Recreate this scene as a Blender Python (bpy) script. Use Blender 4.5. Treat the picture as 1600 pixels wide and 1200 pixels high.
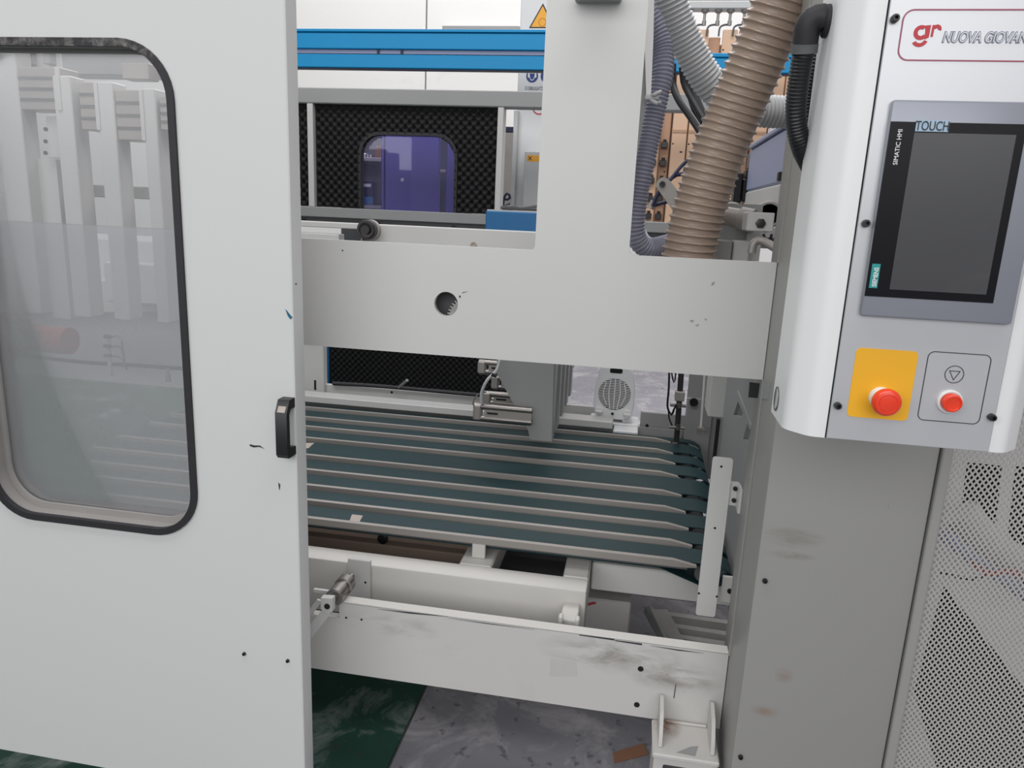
import bpy, bmesh, math, random
from mathutils import Vector, Matrix
from mathutils.geometry import tessellate_polygon

S = bpy.context.scene
COL = S.collection
for o in list(bpy.data.objects):
    bpy.data.objects.remove(o)
random.seed(4)

# ------------------------------------------------------------------ camera
F = 1150.0
Dn = Vector((-.0425, .9727, .2283)).normalized()
Rt = Vector((.9844, .0786, -.1572)); Rt = (Rt - Rt.dot(Dn) * Dn).normalized()
Fw = Rt.cross(Dn)
CAM = Vector((0, 0, 1.45))
def cam2w(c):
    return Vector((Rt.dot(c), Fw.dot(c), -Dn.dot(c)))
xr, yd, zf = cam2w(Vector((1, 0, 0))), cam2w(Vector((0, 1, 0))), cam2w(Vector((0, 0, 1)))
cd = bpy.data.cameras.new('camera'); cam = bpy.data.objects.new('camera', cd); COL.objects.link(cam)
m = Matrix.Identity(4)
for i in range(3):
    m[i][0] = xr[i]; m[i][1] = -yd[i]; m[i][2] = -zf[i]; m[i][3] = CAM[i]
cam.matrix_world = m
cd.sensor_width = 36; cd.lens = F / 1600 * 36; cd.clip_start = .02; cd.clip_end = 100
S.camera = cam

# ------------------------------------------------------------------ light
S.view_settings.view_transform = 'Standard'; S.view_settings.look = 'None'
S.view_settings.gamma = 1; S.view_settings.use_curve_mapping = False
S.view_settings.exposure = -0.28
w = bpy.data.worlds.new('hall_daylight'); S.world = w; w.use_nodes = True
bg = w.node_tree.nodes['Background']; bg.inputs[0].default_value = (.93, .95, 1, 1); bg.inputs[1].default_value = .33
def area(name, loc, rot, sx, sy, power, col=(1, 1, 1)):
    l = bpy.data.lights.new(name, 'AREA'); l.shape = 'RECTANGLE'; l.size = sx; l.size_y = sy
    l.energy = power; l.color = col
    o = bpy.data.objects.new(name, l); COL.objects.link(o); o.location = loc; o.rotation_euler = rot
    return o
lf_ = area('hall_windows', (-.9, -4.2, 3.2), (0, 0, 0), 9, 2.6, 300)
lf_.rotation_euler = (Vector((.1, 1.4, 1.0)) - lf_.location).to_track_quat('-Z', 'Y').to_euler()
ml_ = area('fill_middle', (-.6, .3, 6.0), (0, 0, 0), 7, 1.6, 230)  # added fill lamp to brighten the rear parts, not a known skylight
ml_.rotation_euler = (Vector((-.5, 3.6, 1.5)) - ml_.location).to_track_quat('-Z', 'Y').to_euler()
area('skylight_rear', (-0.5, 6.0, 6.0), (math.radians(-12), 0, 0), 8, 3, 380, (1, .985, .98))

# ------------------------------------------------------------------ helpers
def W(px, py, Y=None, X=None, Z=None):
    v = cam2w(Vector((px - 800, py - 600, F)))
    t = Y / v.y if Y is not None else (X / v.x if X is not None else (Z - CAM.z) / v.z)
    return CAM + t * v
def WX(px, py, Y): return W(px, py, Y=Y).x
def WZ(px, py, Y): return W(px, py, Y=Y).z
def XZ(px, py, Y):
    p = W(px, py, Y=Y); return (p.x, p.z)

class MB:
    def __init__(s): s.bm = bmesh.new()
    def box(s, x0, x1, y0, y1, z0, z1, b=0, seg=1):
        vs = [s.bm.verts.new((x, y, z)) for x in (x0, x1) for y in (y0, y1) for z in (z0, z1)]
        fs = [s.bm.faces.new([vs[i] for i in q]) for q in ((0, 1, 3, 2), (4, 6, 7, 5), (0, 4, 5, 1), (2, 3, 7, 6), (0, 2, 6, 4), (1, 5, 7, 3))]
        if b:
            es = list({e for f in fs for e in f.edges})
            bmesh.ops.bevel(s.bm, geom=es, offset=b, segments=seg, affect='EDGES', profile=.5)
        return s
    def frame(s, d):
        d = d.normalized(); a = Vector((0, 0, 1)) if abs(d.z) < .9 else Vector((1, 0, 0))
        u = d.cross(a).normalized(); return u, d.cross(u).normalized()
    def cyl(s, p0, p1, r0, r1=None, seg=20):
        return s.lathe(Vector(p0), Vector(p1) - Vector(p0), [(r0, 0), (r0 if r1 is None else r1, 1)], seg, True)
    def lathe(s, o, axis, prof, seg=24, rel=False):
        o = Vector(o); axis = Vector(axis); L = axis.length if rel else 1; d = axis.normalized(); u, v = s.frame(d)
        rings = []
        for r, h in prof:
            c = o + d * h * L
            if r < 1e-6: rings.append([s.bm.verts.new(c)])
            else: rings.append([s.bm.verts.new(c + (u * math.cos(t) + v * math.sin(t)) * r) for t in [2 * math.pi * k / seg for k in range(seg)]])
        for A, B in zip(rings, rings[1:]):
            for k in range(seg):
                q = [A[k % len(A)], A[(k + 1) % len(A)], B[(k + 1) % len(B)], B[k % len(B)]]
                q2 = []
                for x in q:
                    if x not in q2: q2.append(x)
                if len(q2) > 2: s.bm.faces.new(q2)
        for R in (rings[0], rings[-1]):
            if len(R) > 2: s.bm.faces.new(R)
        return s
    def prism(s, loops, axis, a, b):
        def P(u, v, h):
            return (u, h, v) if axis == 'Y' else ((h, u, v) if axis == 'X' else (u, v, h))
        A = []; B = []
        for lp in loops:
            A.append([s.bm.verts.new(P(u, v, a)) for u, v in lp]); B.append([s.bm.verts.new(P(u, v, b)) for u, v in lp])
        tri = tessellate_polygon([[Vector((u, v, 0)) for u, v in lp] for lp in loops])
        fa = [x for L in A for x in L]; fb = [x for L in B for x in L]
        for t in tri:
            for f in (fa, fb):
                try: s.bm.faces.new([f[i] for i in t])
                except ValueError: pass
        for La, Lb in zip(A, B):
            n = len(La)
            for k in range(n):
                s.bm.faces.new([La[k], La[(k + 1) % n], Lb[(k + 1) % n], Lb[k]])
        return s
    def sweep(s, pts, rf, seg=16, step=None, cap=True):
        pts = [Vector(p) for p in pts]
        # Catmull-Rom resample
        P = [2 * pts[0] - pts[1]] + pts + [2 * pts[-1] - pts[-2]]
        dense = []
        for i in range(1, len(P) - 2):
            for k in range(24):
                t = k / 24; a, b, c, d = P[i - 1:i + 3]
                dense.append(.5 * ((2 * b) + (c - a) * t + (2 * a - 5 * b + 4 * c - d) * t * t + (3 * b - a - 3 * c + d) * t ** 3))
        dense.append(pts[-1])
        if step is None: step = .02
        out = [dense[0]]; acc = 0
        for a, b in zip(dense, dense[1:]):
            L = (b - a).length; pos = step - acc
            while pos <= L and L > 0:
                out.append(a.lerp(b, pos / L)); pos += step
            acc = L - (pos - step)
        if (out[-1] - dense[-1]).length > step * .3: out.append(dense[-1])
        d0 = (out[1] - out[0]).normalized(); u, v = s.frame(d0); rings = []
        for i, p in enumerate(out):
            d = (out[min(i + 1, len(out) - 1)] - out[max(i - 1, 0)]).normalized()
            u = (u - d * u.dot(d)).normalized(); v = d.cross(u)
            R = []
            for k in range(seg):
                t = 2 * math.pi * k / seg; r = rf(i * step, t)
                R.append(s.bm.verts.new(p + (u * math.cos(t) + v * math.sin(t)) * r))
            rings.append(R)
        for A, B in zip(rings, rings[1:]):
            for k in range(seg): s.bm.faces.new([A[k], A[(k + 1) % seg], B[(k + 1) % seg], B[k]])
        if cap: s.bm.faces.new(rings[0]); s.bm.faces.new(rings[-1])
        return s
    def tube(s, pts, r, seg=10, step=.015): return s.sweep(pts, lambda q, t: r, seg, step)
    def hose(s, pts, R, amp, pitch, helix=True, seg=28, sharp=1.0, n=6):
        def rf(q, t):
            ph = (q / pitch - (t / (2 * math.pi) if helix else 0)) % 1.0
            c = .5 + .5 * math.cos(2 * math.pi * ph)
            return R + amp * (c ** sharp * 2 - 1)
        return s.sweep(pts, rf, seg, pitch / n)
    def quadgrid(s, fn, nu, nv, keep=None):
        V = [[s.bm.verts.new(fn(i / nu, j / nv)) for j in range(nv + 1)] for i in range(nu + 1)]
        for i in range(nu):
            for j in range(nv):
                if keep is None or keep((i + .5) / nu, (j + .5) / nv):
                    s.bm.faces.new([V[i][j], V[i + 1][j], V[i + 1][j + 1], V[i][j + 1]])
        loose = [v for v in s.bm.verts if not v.link_faces]
        bmesh.ops.delete(s.bm, geom=loose, context='VERTS')
        return s
    def mesh(s, name, off, closed=True):
        if closed: bmesh.ops.recalc_face_normals(s.bm, faces=s.bm.faces)
        me = bpy.data.meshes.new(name)
        bmesh.ops.translate(s.bm, verts=s.bm.verts, vec=-Vector(off))
        s.bm.to_mesh(me); s.bm.free()
        for p in me.polygons: p.use_smooth = True
        me.set_sharp_from_angle(angle=math.radians(32))
        return me

def rootloc(o):
    while o.parent: o = o.parent
    return o.location.copy()
def part(name, mb, mat, parent, label=None, closed=True, stuff=False):
    me = mb.mesh(name, rootloc(parent), closed); me.materials.append(mat)
    o = bpy.data.objects.new(name, me); COL.objects.link(o); o.parent = parent
    if label: o['label'] = label
    if stuff: o['kind'] = 'stuff'
    return o
def partcopy(o, parent, off):
    c = o.copy(); COL.objects.link(c); c.parent = parent; c.location = o.location + Vector(off); return c
def tag(o, label, cat, group=None):
    o['label'] = label; o['category'] = cat
    if group: o['group'] = group
    return o
def thing(name, label, cat, loc=(0, 0, 0), group=None):
    o = bpy.data.objects.new(name, None); o.empty_display_size = .05
    COL.objects.link(o); o.location = loc
    return tag(o, label, cat, group)
def solo(name, mb, mat, label=None, cat=None, group=None, kind=None, closed=True):
    vs = [v.co for v in mb.bm.verts]
    lo = Vector([min(v[i] for v in vs) for i in range(3)]); hi = Vector([max(v[i] for v in vs) for i in range(3)])
    b = Vector(((lo.x + hi.x) / 2, (lo.y + hi.y) / 2, lo.z))
    me = mb.mesh(name, b, closed); me.materials.append(mat)
    o = bpy.data.objects.new(name, me); COL.objects.link(o); o.location = b
    if label: tag(o, label, cat, group)
    if kind: o['kind'] = kind
    return o
def rrect(u0, u1, v0, v1, r, n=6):
    out = []
    for cu, cv, a0 in ((u1 - r, v1 - r, 0), (u0 + r, v1 - r, 90), (u0 + r, v0 + r, 180), (u1 - r, v0 + r, 270)):
        for k in range(n + 1):
            a = math.radians(a0 + 90 * k / n); out.append((cu + r * math.cos(a), cv + r * math.sin(a)))
    return out
def circ(cu, cv, r, n=32):
    return [(cu + r * math.cos(2 * math.pi * k / n), cv + r * math.sin(2 * math.pi * k / n)) for k in range(n)]
def rounded(poly, radii, n=5):
    """polygon with filleted corners"""
    out = []; N = len(poly)
    for i, p in enumerate(poly):
        r = radii[i] if isinstance(radii, (list, tuple)) else radii
        p = Vector(p).to_2d(); a = Vector(poly[i - 1]).to_2d(); b = Vector(poly[(i + 1) % N]).to_2d()
        if r <= 0: out.append(tuple(p)); continue
        d1 = (a - p).normalized(); d2 = (b - p).normalized()
        A = p + d1 * r; B = p + d2 * r
        for k in range(n + 1):
            t = k / n; out.append(tuple((1 - t) ** 2 * A + 2 * t * (1 - t) * p + t * t * B))
    return out

# ------------------------------------------------------------------ materials
def lin(c):
    return tuple(((x / 255) / 12.92 if x / 255 <= .04045 else ((x / 255 + .055) / 1.055) ** 2.4) for x in c) + (1,)
def mat(name, rgb, rough=.5, metal=0, var=.06, scale=6, bump=0, bscale=200, coat=0, spec=.5, rgb2=None, stretch=None):
    m = bpy.data.materials.new(name); m.use_nodes = True; nt = m.node_tree; N = nt.nodes; L = nt.links
    b = N['Principled BSDF']; b.inputs['Roughness'].default_value = rough; b.inputs['Metallic'].default_value = metal
    b.inputs['Coat Weight'].default_value = coat; b.inputs['Specular IOR Level'].default_value = spec
    c1 = lin(rgb); tc = N.new('ShaderNodeTexCoord'); src = tc.outputs['Object']
    if stretch:
        mp = N.new('ShaderNodeMapping'); mp.inputs['Scale'].default_value = stretch; L.new(src, mp.inputs[0]); src = mp.outputs[0]
    n = N.new('ShaderNodeTexNoise'); n.inputs['Scale'].default_value = scale; n.inputs['Detail'].default_value = 5; L.new(src, n.inputs['Vector'])
    mx = N.new('ShaderNodeMix'); mx.data_type = 'RGBA'
    c2 = lin(rgb2) if rgb2 else tuple(min(1, x * (1 + var)) for x in c1[:3]) + (1,)
    ca = c1 if rgb2 else tuple(x * (1 - var) for x in c1[:3]) + (1,)
    mx.inputs[6].default_value = ca; mx.inputs[7].default_value = c2
    L.new(n.outputs['Fac'], mx.inputs[0]); L.new(mx.outputs[2], b.inputs['Base Color'])
    if bump:
        n2 = N.new('ShaderNodeTexNoise'); n2.inputs['Scale'].default_value = bscale; n2.inputs['Detail'].default_value = 3; L.new(src, n2.inputs['Vector'])
        bp = N.new('ShaderNodeBump'); bp.inputs['Strength'].default_value = bump; bp.inputs['Distance'].default_value = .002
        L.new(n2.outputs['Fac'], bp.inputs['Height']); L.new(bp.outputs['Normal'], b.inputs['Normal'])
    return m
def stains(m, spots, rgb, scale=14, stretch=(1, 1, 2.5), lo=.5, hi=.68, amount=.7):
    """dirt with a shape of its own: noise patches limited to ellipsoids given in object coordinates"""
    nt = m.node_tree; N = nt.nodes; L = nt.links; b = N['Principled BSDF']
    old = b.inputs['Base Color'].links[0].from_socket
    tc = N.new('ShaderNodeTexCoord'); acc = None
    for (c, r) in spots:
        s1 = N.new('ShaderNodeVectorMath'); s1.operation = 'SUBTRACT'; s1.inputs[1].default_value = c; L.new(tc.outputs['Object'], s1.inputs[0])
        s2 = N.new('ShaderNodeVectorMath'); s2.operation = 'DIVIDE'; s2.inputs[1].default_value = r; L.new(s1.outputs[0], s2.inputs[0])
        s3 = N.new('ShaderNodeVectorMath'); s3.operation = 'LENGTH'; L.new(s2.outputs[0], s3.inputs[0])
        mr = N.new('ShaderNodeMapRange'); mr.inputs[1].default_value = 1; mr.inputs[2].default_value = .2; L.new(s3.outputs['Value'], mr.inputs[0])
        if acc is None: acc = mr.outputs[0]
        else:
            a = N.new('ShaderNodeMath'); a.operation = 'MAXIMUM'; L.new(acc, a.inputs[0]); L.new(mr.outputs[0], a.inputs[1]); acc = a.outputs[0]
    mp = N.new('ShaderNodeMapping'); mp.inputs['Scale'].default_value = stretch; L.new(tc.outputs['Object'], mp.inputs[0])
    n = N.new('ShaderNodeTexNoise'); n.inputs['Scale'].default_value = scale; n.inputs['Detail'].default_value = 8; n.inputs['Roughness'].default_value = .65
    n.inputs['Distortion'].default_value = .6; L.new(mp.outputs[0], n.inputs['Vector'])
    r2 = N.new('ShaderNodeMapRange'); r2.inputs[1].default_value = lo; r2.inputs[2].default_value = hi; L.new(n.outputs['Fac'], r2.inputs[0])
    mu = N.new('ShaderNodeMath'); mu.operation = 'MULTIPLY'; L.new(acc, mu.inputs[0]); L.new(r2.outputs[0], mu.inputs[1])
    m2 = N.new('ShaderNodeMath'); m2.operation = 'MULTIPLY'; m2.inputs[1].default_value = amount; L.new(mu.outputs[0], m2.inputs[0])
    mx = N.new('ShaderNodeMix'); mx.data_type = 'RGBA'; mx.inputs[7].default_value = lin(rgb)
    L.new(m2.outputs[0], mx.inputs[0]); L.new(old, mx.inputs[6]); L.new(mx.outputs[2], b.inputs['Base Color'])
    return m
def glass(name, tint, haze, hazecol, refl=.5, rough=.03):
    m = bpy.data.materials.new(name); m.use_nodes = True; nt = m.node_tree; N = nt.nodes; L = nt.links
    N.remove(N['Principled BSDF']); out = N['Material Output']
    t = N.new('ShaderNodeBsdfTransparent'); t.inputs[0].default_value = tint
    d = N.new('ShaderNodeBsdfDiffuse'); d.inputs[0].default_value = hazecol
    a = N.new('ShaderNodeMixShader'); L.new(t.outputs[0], a.inputs[1]); L.new(d.outputs[0], a.inputs[2])
    tc = N.new('ShaderNodeTexCoord'); n = N.new('ShaderNodeTexNoise'); n.inputs['Scale'].default_value = 5; n.inputs['Detail'].default_value = 6
    L.new(tc.outputs['Object'], n.inputs['Vector'])
    mr = N.new('ShaderNodeMapRange'); mr.inputs[3].default_value = haze * .8; mr.inputs[4].default_value = haze * 1.2; L.new(n.outputs['Fac'], mr.inputs[0]); L.new(mr.outputs[0], a.inputs[0])
    g = N.new('ShaderNodeBsdfGlossy'); g.inputs['Roughness'].default_value = rough
    fr = N.new('ShaderNodeFresnel'); fr.inputs[0].default_value = 1.45
    mu = N.new('ShaderNodeMath'); mu.operation = 'MULTIPLY'; mu.inputs[1].default_value = refl * 2; L.new(fr.outputs[0], mu.inputs[0])
    b = N.new('ShaderNodeMixShader'); L.new(mu.outputs[0], b.inputs[0]); L.new(a.outputs[0], b.inputs[1]); L.new(g.outputs[0], b.inputs[2])
    L.new(b.outputs[0], out.inputs[0]); return m

M = {}
M['paint'] = mat('grey_white_enamel', (201, 200, 198), .38, var=.02, scale=3, bump=.03, bscale=350)
M['door'] = mat('door_enamel', (212, 212, 211), .5, var=.015, scale=2, spec=.25)
M['panelw'] = mat('panel_enamel', (232, 232, 232), .36, var=.01, scale=3)
M['plate'] = mat('satin_front_plate', (196, 197, 200), .34, metal=.35, var=.012, scale=4)
M['dirty'] = mat('dirty_enamel', (196, 193, 189), .5, var=.05, scale=9, bump=.15, bscale=60)
M['grey'] = mat('mid_grey_enamel', (150, 150, 150), .45, var=.04)
M['dgrey'] = mat('dark_grey_enamel', (92, 92, 94), .5, var=.05)
M['alu'] = mat('aluminium', (178, 176, 174), .33, metal=.85, var=.08, scale=12, stretch=(.2, 1, 1))
M['dullalu'] = mat('dull_aluminium', (160, 155, 150), .5, metal=.35, var=.1, scale=14, stretch=(.15, 1, 1))
M['steel'] = mat('steel', (150, 145, 142), .28, metal=.95, var=.1, scale=20)
M['dsteel'] = mat('dark_steel', (70, 68, 68), .4, metal=.7, var=.15, scale=30)
M['black'] = mat('black_plastic', (24, 24, 27), .38, var=.1, scale=30)
M['rubber'] = mat('black_rubber', (38, 36, 40), .6, var=.2, scale=60)
M['rubberworn'] = mat('worn_rubber', (40, 38, 42), .62, var=.2, scale=60)
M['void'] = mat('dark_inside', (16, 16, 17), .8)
M['foam'] = mat('black_foam', (32, 31, 33), .75, var=.15, scale=40)
M['blue'] = mat('sky_blue_enamel', (10, 140, 196), .4, spec=.3, var=.03)
M['dblue'] = mat('deep_blue_enamel', (36, 106, 160), .35, var=.03)
M['lav'] = mat('blue_grey_enamel', (150, 158, 188), .4, var=.03)
M['violet'] = mat('violet_blue_enamel', (96, 88, 160), .4, var=.06, scale=3)
M['navy'] = mat('navy', (34, 34, 66), .5)
M['belt'] = mat('green_belt', (27, 54, 58), .55, var=.12, scale=10, bump=.2, bscale=400, spec=.3)
M['beltgrey'] = mat('grey_belt_scrap', (176, 164, 156), .7, var=.2, scale=60)
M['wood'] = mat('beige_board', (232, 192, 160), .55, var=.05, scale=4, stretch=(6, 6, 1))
M['wood2'] = mat('tan_batten_and_shaded_board', (196, 156, 128), .6, var=.06, scale=5)
M['hosebrown'] = mat('taupe_hose', (168, 148, 133), .42, var=.08, scale=7, coat=.12)
M['hosegrey'] = mat('grey_hose', (188, 189, 190), .45, var=.05)
M['hoseblue'] = mat('slate_hose', (146, 147, 164), .42, var=.08, scale=9)
M['hosewhite'] = mat('pale_hose', (198, 196, 194), .5, var=.05)
M['yellow'] = mat('yellow_film', (240, 178, 32), .45, var=.015)
M['signyellow'] = mat('sign_yellow', (248, 176, 52), .5, var=.03)
M['red'] = mat('red_plastic', (236, 62, 30), .32, var=.03, coat=.2)
M['logored'] = mat('logo_red', (190, 46, 56), .45, var=.03)
M['mauve'] = mat('mauve_line', (160, 84, 104), .45, var=.03)
M['logoblue'] = mat('letter_edge_blue', (118, 124, 146), .45)
M['white'] = mat('white_plastic', (228, 227, 226), .4, var=.02)
M['ink'] = mat('black_ink', (40, 40, 44), .5)
M['signblue'] = mat('sign_blue', (50, 66, 130), .5)
M['teal'] = mat('teal_label', (30, 148, 146), .45)
M['bezel'] = mat('grey_bezel', (146, 149, 158), .36, metal=.25, var=.02)
M['glassblack'] = mat('black_glass', (22, 22, 27), .3, var=.02, spec=.15)
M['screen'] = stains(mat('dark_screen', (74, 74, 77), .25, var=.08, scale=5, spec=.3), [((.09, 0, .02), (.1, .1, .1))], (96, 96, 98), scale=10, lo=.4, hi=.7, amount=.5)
M['touch'] = mat('pale_label', (160, 186, 206), .4)
M['fan'] = mat('white_heater_plastic', (232, 232, 233), .38, var=.01)
M['wall'] = stains(mat('white_wall', (236, 234, 232), .8, var=.02, scale=1.5), [((0, 0, 2), (6, 1, 3))], (200, 196, 190), scale=3, lo=.6, hi=.8, amount=.4)
M['pinksleeve'] = mat('dull_red_enamel', (186, 92, 84), .5, var=.1)
M['card'] = mat('brown_cardboard', (150, 108, 84), .8, var=.08, scale=20)
M['taupe'] = mat('dusty_brown_bar', (166, 144, 130), .6, var=.15, scale=9)
M['dust'] = stains(mat('dusty_ledge', (150, 146, 143), .7, var=.08, scale=14), [((.4, .03, .03), (.9, .2, .25))], (170, 142, 126), scale=24, lo=.35, hi=.6, amount=.8)
M['chip'] = mat('chipped_paint', (34, 38, 44), .6)
M['bluechip'] = mat('blue_smear', (34, 96, 128), .5)
M['smudge'] = mat('beige_smudge', (193, 190, 186), .6, var=.04, scale=40)
M['mesh'] = mat('grey_mesh', (176, 173, 170), .45, var=.05, scale=20)
M['pane'] = glass('window_pane', (.96, .96, .97, 1), .09, (.78, .78, .79, 1), .35, .22)
M['haze'] = glass('hazy_inner_sheet', (.92, .92, .93, 1), .32, (.64, .64, .645, 1), .3, .25)
M['tint'] = glass('violet_pane', (.80, .79, .94, 1), .05, (.35, .33, .6, 1), .4)

M['rail'] = mat('scuffed_rail_enamel', (200, 198, 195), .45, var=.03, scale=6, bump=.06, bscale=90)
M['top'] = mat('worn_beam_enamel', (204, 201, 196), .48, var=.05, scale=8, bump=.08, bscale=80)

# floor material: concrete and worn green paint
def floor_mat(name, base, dark, pale, palelo):
    m = mat(name, base, .62, rgb2=dark, scale=3.2, bump=.25, bscale=45)
    nt = m.node_tree; N = nt.nodes; L = nt.links; b = N['Principled BSDF']
    old = b.inputs['Base Color'].links[0].from_socket
    tc = N.new('ShaderNodeTexCoord')
    n = N.new('ShaderNodeTexNoise'); n.inputs['Scale'].default_value = 4.5; n.inputs['Detail'].default_value = 10; n.inputs['Roughness'].default_value = .68; n.inputs['Distortion'].default_value = .8
    L.new(tc.outputs['Object'], n.inputs['Vector'])
    mr = N.new('ShaderNodeMapRange'); mr.inputs[1].default_value = palelo; mr.inputs[2].default_value = palelo + .2; L.new(n.outputs['Fac'], mr.inputs[0])
    mx = N.new('ShaderNodeMix'); mx.data_type = 'RGBA'; mx.inputs[7].default_value = lin(pale); L.new(mr.outputs[0], mx.inputs[0]); L.new(old, mx.inputs[6])
    v = N.new('ShaderNodeTexNoise'); v.inputs['Scale'].default_value = 28; v.inputs['Detail'].default_value = 4; L.new(tc.outputs['Object'], v.inputs['Vector'])
    r2 = N.new('ShaderNodeMapRange'); r2.inputs[1].default_value = .63; r2.inputs[2].default_value = .70; L.new(v.outputs['Fac'], r2.inputs[0])
    m2 = N.new('ShaderNodeMath'); m2.operation = 'MULTIPLY'; m2.inputs[1].default_value = .55; L.new(r2.outputs[0], m2.inputs[0])
    mx2 = N.new('ShaderNodeMix'); mx2.data_type = 'RGBA'; mx2.inputs[7].default_value = lin((58, 57, 62)); L.new(m2.outputs[0], mx2.inputs[0]); L.new(mx.outputs[2], mx2.inputs[6])
    L.new(mx2.outputs[2], b.inputs['Base Color']); return m
M['concrete'] = floor_mat('stained_concrete', (124, 123, 130), (150, 149, 156), (190, 185, 187), .50)
M['green'] = floor_mat('worn_green_paint', (26, 62, 52), (44, 84, 70), (160, 170, 164), .52)

def text(body, size, mat_, parent, name, loc, shear=0, offset=0, extrude=.0004, rot=0, sx=1.0, label=None, centre=False):
    """flat lettering facing -Y, its baseline start at loc (world)"""
    cu = bpy.data.curves.new(name, 'FONT'); cu.body = body; cu.size = size; cu.shear = shear; cu.offset = offset; cu.extrude = extrude
    if centre: cu.align_x = 'CENTER'
    tmp = bpy.data.objects.new('lettering', cu); COL.objects.link(tmp); bpy.context.view_layer.update()
    me = bpy.data.meshes.new_from_object(tmp.evaluated_get(bpy.context.evaluated_depsgraph_get()))
    bpy.data.objects.remove(tmp); bpy.data.curves.remove(cu)
    me.name = name
    T = Matrix.Translation(Vector(loc) - rootloc(parent)) @ Matrix.Rotation(math.pi / 2, 4, 'X') @ Matrix.Rotation(rot, 4, 'Z') @ Matrix.Diagonal((sx, 1, 1, 1))
    me.transform(T); me.materials.clear(); me.materials.append(mat_)
    o = bpy.data.objects.new(name, me); COL.objects.link(o); o.parent = parent
    if label: o['label'] = label
    return o
def decal(name, px, Y, mat_, parent, t=.0006, label=None):
    """small flat mark on a face looking towards -Y"""
    return part(name, MB().prism([[XZ(a, b, Y) for a, b in px]], 'Y', Y - t, Y), mat_, parent, label)
def screw(parent, px, py, Y, r=.0045, h=.005, name='screw', m='black'):
    p = W(px, py, Y=Y)
    return part(name, MB().lathe(p, (0, -1, 0), [(r, -.0005), (r, h * .7), (r * .8, h), (r * .45, h), (r * .45, h * .4), (0, h * .4)], 14), M[m], parent)
def hole_mark(parent, px, py, Y, r, name='bolt_hole'):
    p = W(px, py, Y=Y)
    return part(name, MB().lathe(p, (0, -1, 0), [(r, -.0004), (r, .0009), (r * .72, .0009), (r * .68, .0003), (0, .0003)], 16), M['void'], parent)
# ================================================================== SETTING
JX = -.548
fl = solo('floor', MB().box(JX + .004, 9, -6, 8, -.05, 0), M['concrete'], kind='structure')
gs = MB().box(-9, JX - .004, -6, 8, -.05, .0005)
part('painted_slab', gs, M['green'], fl)
part('joint_filler', MB().box(JX - .004, JX + .004, -6, 8, -.05, -.006), M['dgrey'], fl)
wb = solo('wall_back', MB().box(-9, 9, 8.06, 8.2, 0, 6), M['grey'], kind='structure')
x = -9.0
jx = WX(666, 25, 8)
edges = [jx - 2.4 * k for k in range(3, 0, -1)] + [jx + 2.4 * k for k in range(0, 4)]
for a, b in zip(edges, edges[1:]):
    part('wall_panel', MB().box(a + .008, b - .008, 8.0, 8.055, 0, 6, .006), M['wall'], wb)
solo('trim_1', MB().box(jx + .2, WX(812, 40, 7.9), 7.9, 7.99, WZ(750, 47, 7.9) - .05, WZ(750, 40, 7.9), .006), M['grey'], kind='structure')

# ================================================================== FRONT DOOR
DY = 1.30; DT = .042
dl, dr = -1.75, WX(450, 300, DY)
dz0, dz1 = WZ(60, 1181, DY), 2.35
hl, hr = WX(-20, 690, DY), WX(294, 600, DY)
hz0, hz1 = WZ(150, 818, DY), WZ(100, 66, DY)
door = thing('sliding_door', 'large grey-white sliding machine door with a rounded window and black handle', 'door', ((dl + dr) / 2, DY + DT / 2, dz0))
outer = [(dl, dz0), (dr, dz0), (dr, dz1), (dl, dz1)]
HR = .098
hole = rrect(hl, hr, hz0, hz1, HR, 10)
stains(M['rubberworn'], [((.3, 0, hz1 - dz0), (1.6, .3, .045))], (150, 146, 142), scale=60, stretch=(1, 1, 1), lo=.45, hi=.7, amount=.6)
mbd = MB().prism([outer, hole], 'Y', DY, DY + .003)
mbd.prism([[(dr - .003, DY + .0031), (dr, DY), (dr + .0014, DY + .0003), (dr + .0034, DY + .0018), (dr + .0042, DY + .004), (dr + .0042, DY + DT), (dr + .0015, DY + DT), (dr + .0015, DY + .005)]], 'Z', dz0, dz1).box(dl, dr - .003, DY + .003, DY + DT, dz0, dz0 + .003)
part('door_panel', mbd, M['door'], door)
e = .0075
part('gasket', MB().prism([rrect(hl - e, hr + e, hz0 - e, hz1 + e, HR + e, 10), rrect(hl + e * .9, hr - e * .9, hz0 + e * .9, hz1 - e * .9, HR - e, 10)], 'Y', DY - .005, DY + .006), M['rubberworn'], door, 'black rubber gasket around the window, worn along its top')
rim = part('window_rim', MB().prism([rrect(hl - .004, hr + .004, hz0 - .004, hz1 + .004, HR, 10), rrect(hl + .004, hr - .004, hz0 + .004, hz1 - .004, HR - .005, 10)], 'Y', DY + .0031, DY + .040)
     .prism([rrect(hl + .004, hr - .004, hz0 + .004, hz1 - .004, HR - .004, 10), rrect(hl + .016, hr - .012, hz0 + .018, hz1 - .012, HR - .015, 10)], 'Y', DY + .034, DY + .040), M['dust'], door, 'dusty inner ledge of the window')
part('window_pane', MB().prism([rrect(hl + .0045, hr - .0045, hz0 + .0045, hz1 - .0045, HR - .006, 10)], 'Y', DY + .0405, DY + .0435), M['pane'], door, 'clear reflective window pane')
part('edge_flange', MB().box(dr - .03, dr - .0005, DY + DT + .0005, DY + DT + .004, dz0, dz1), M['door'], door)
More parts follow.
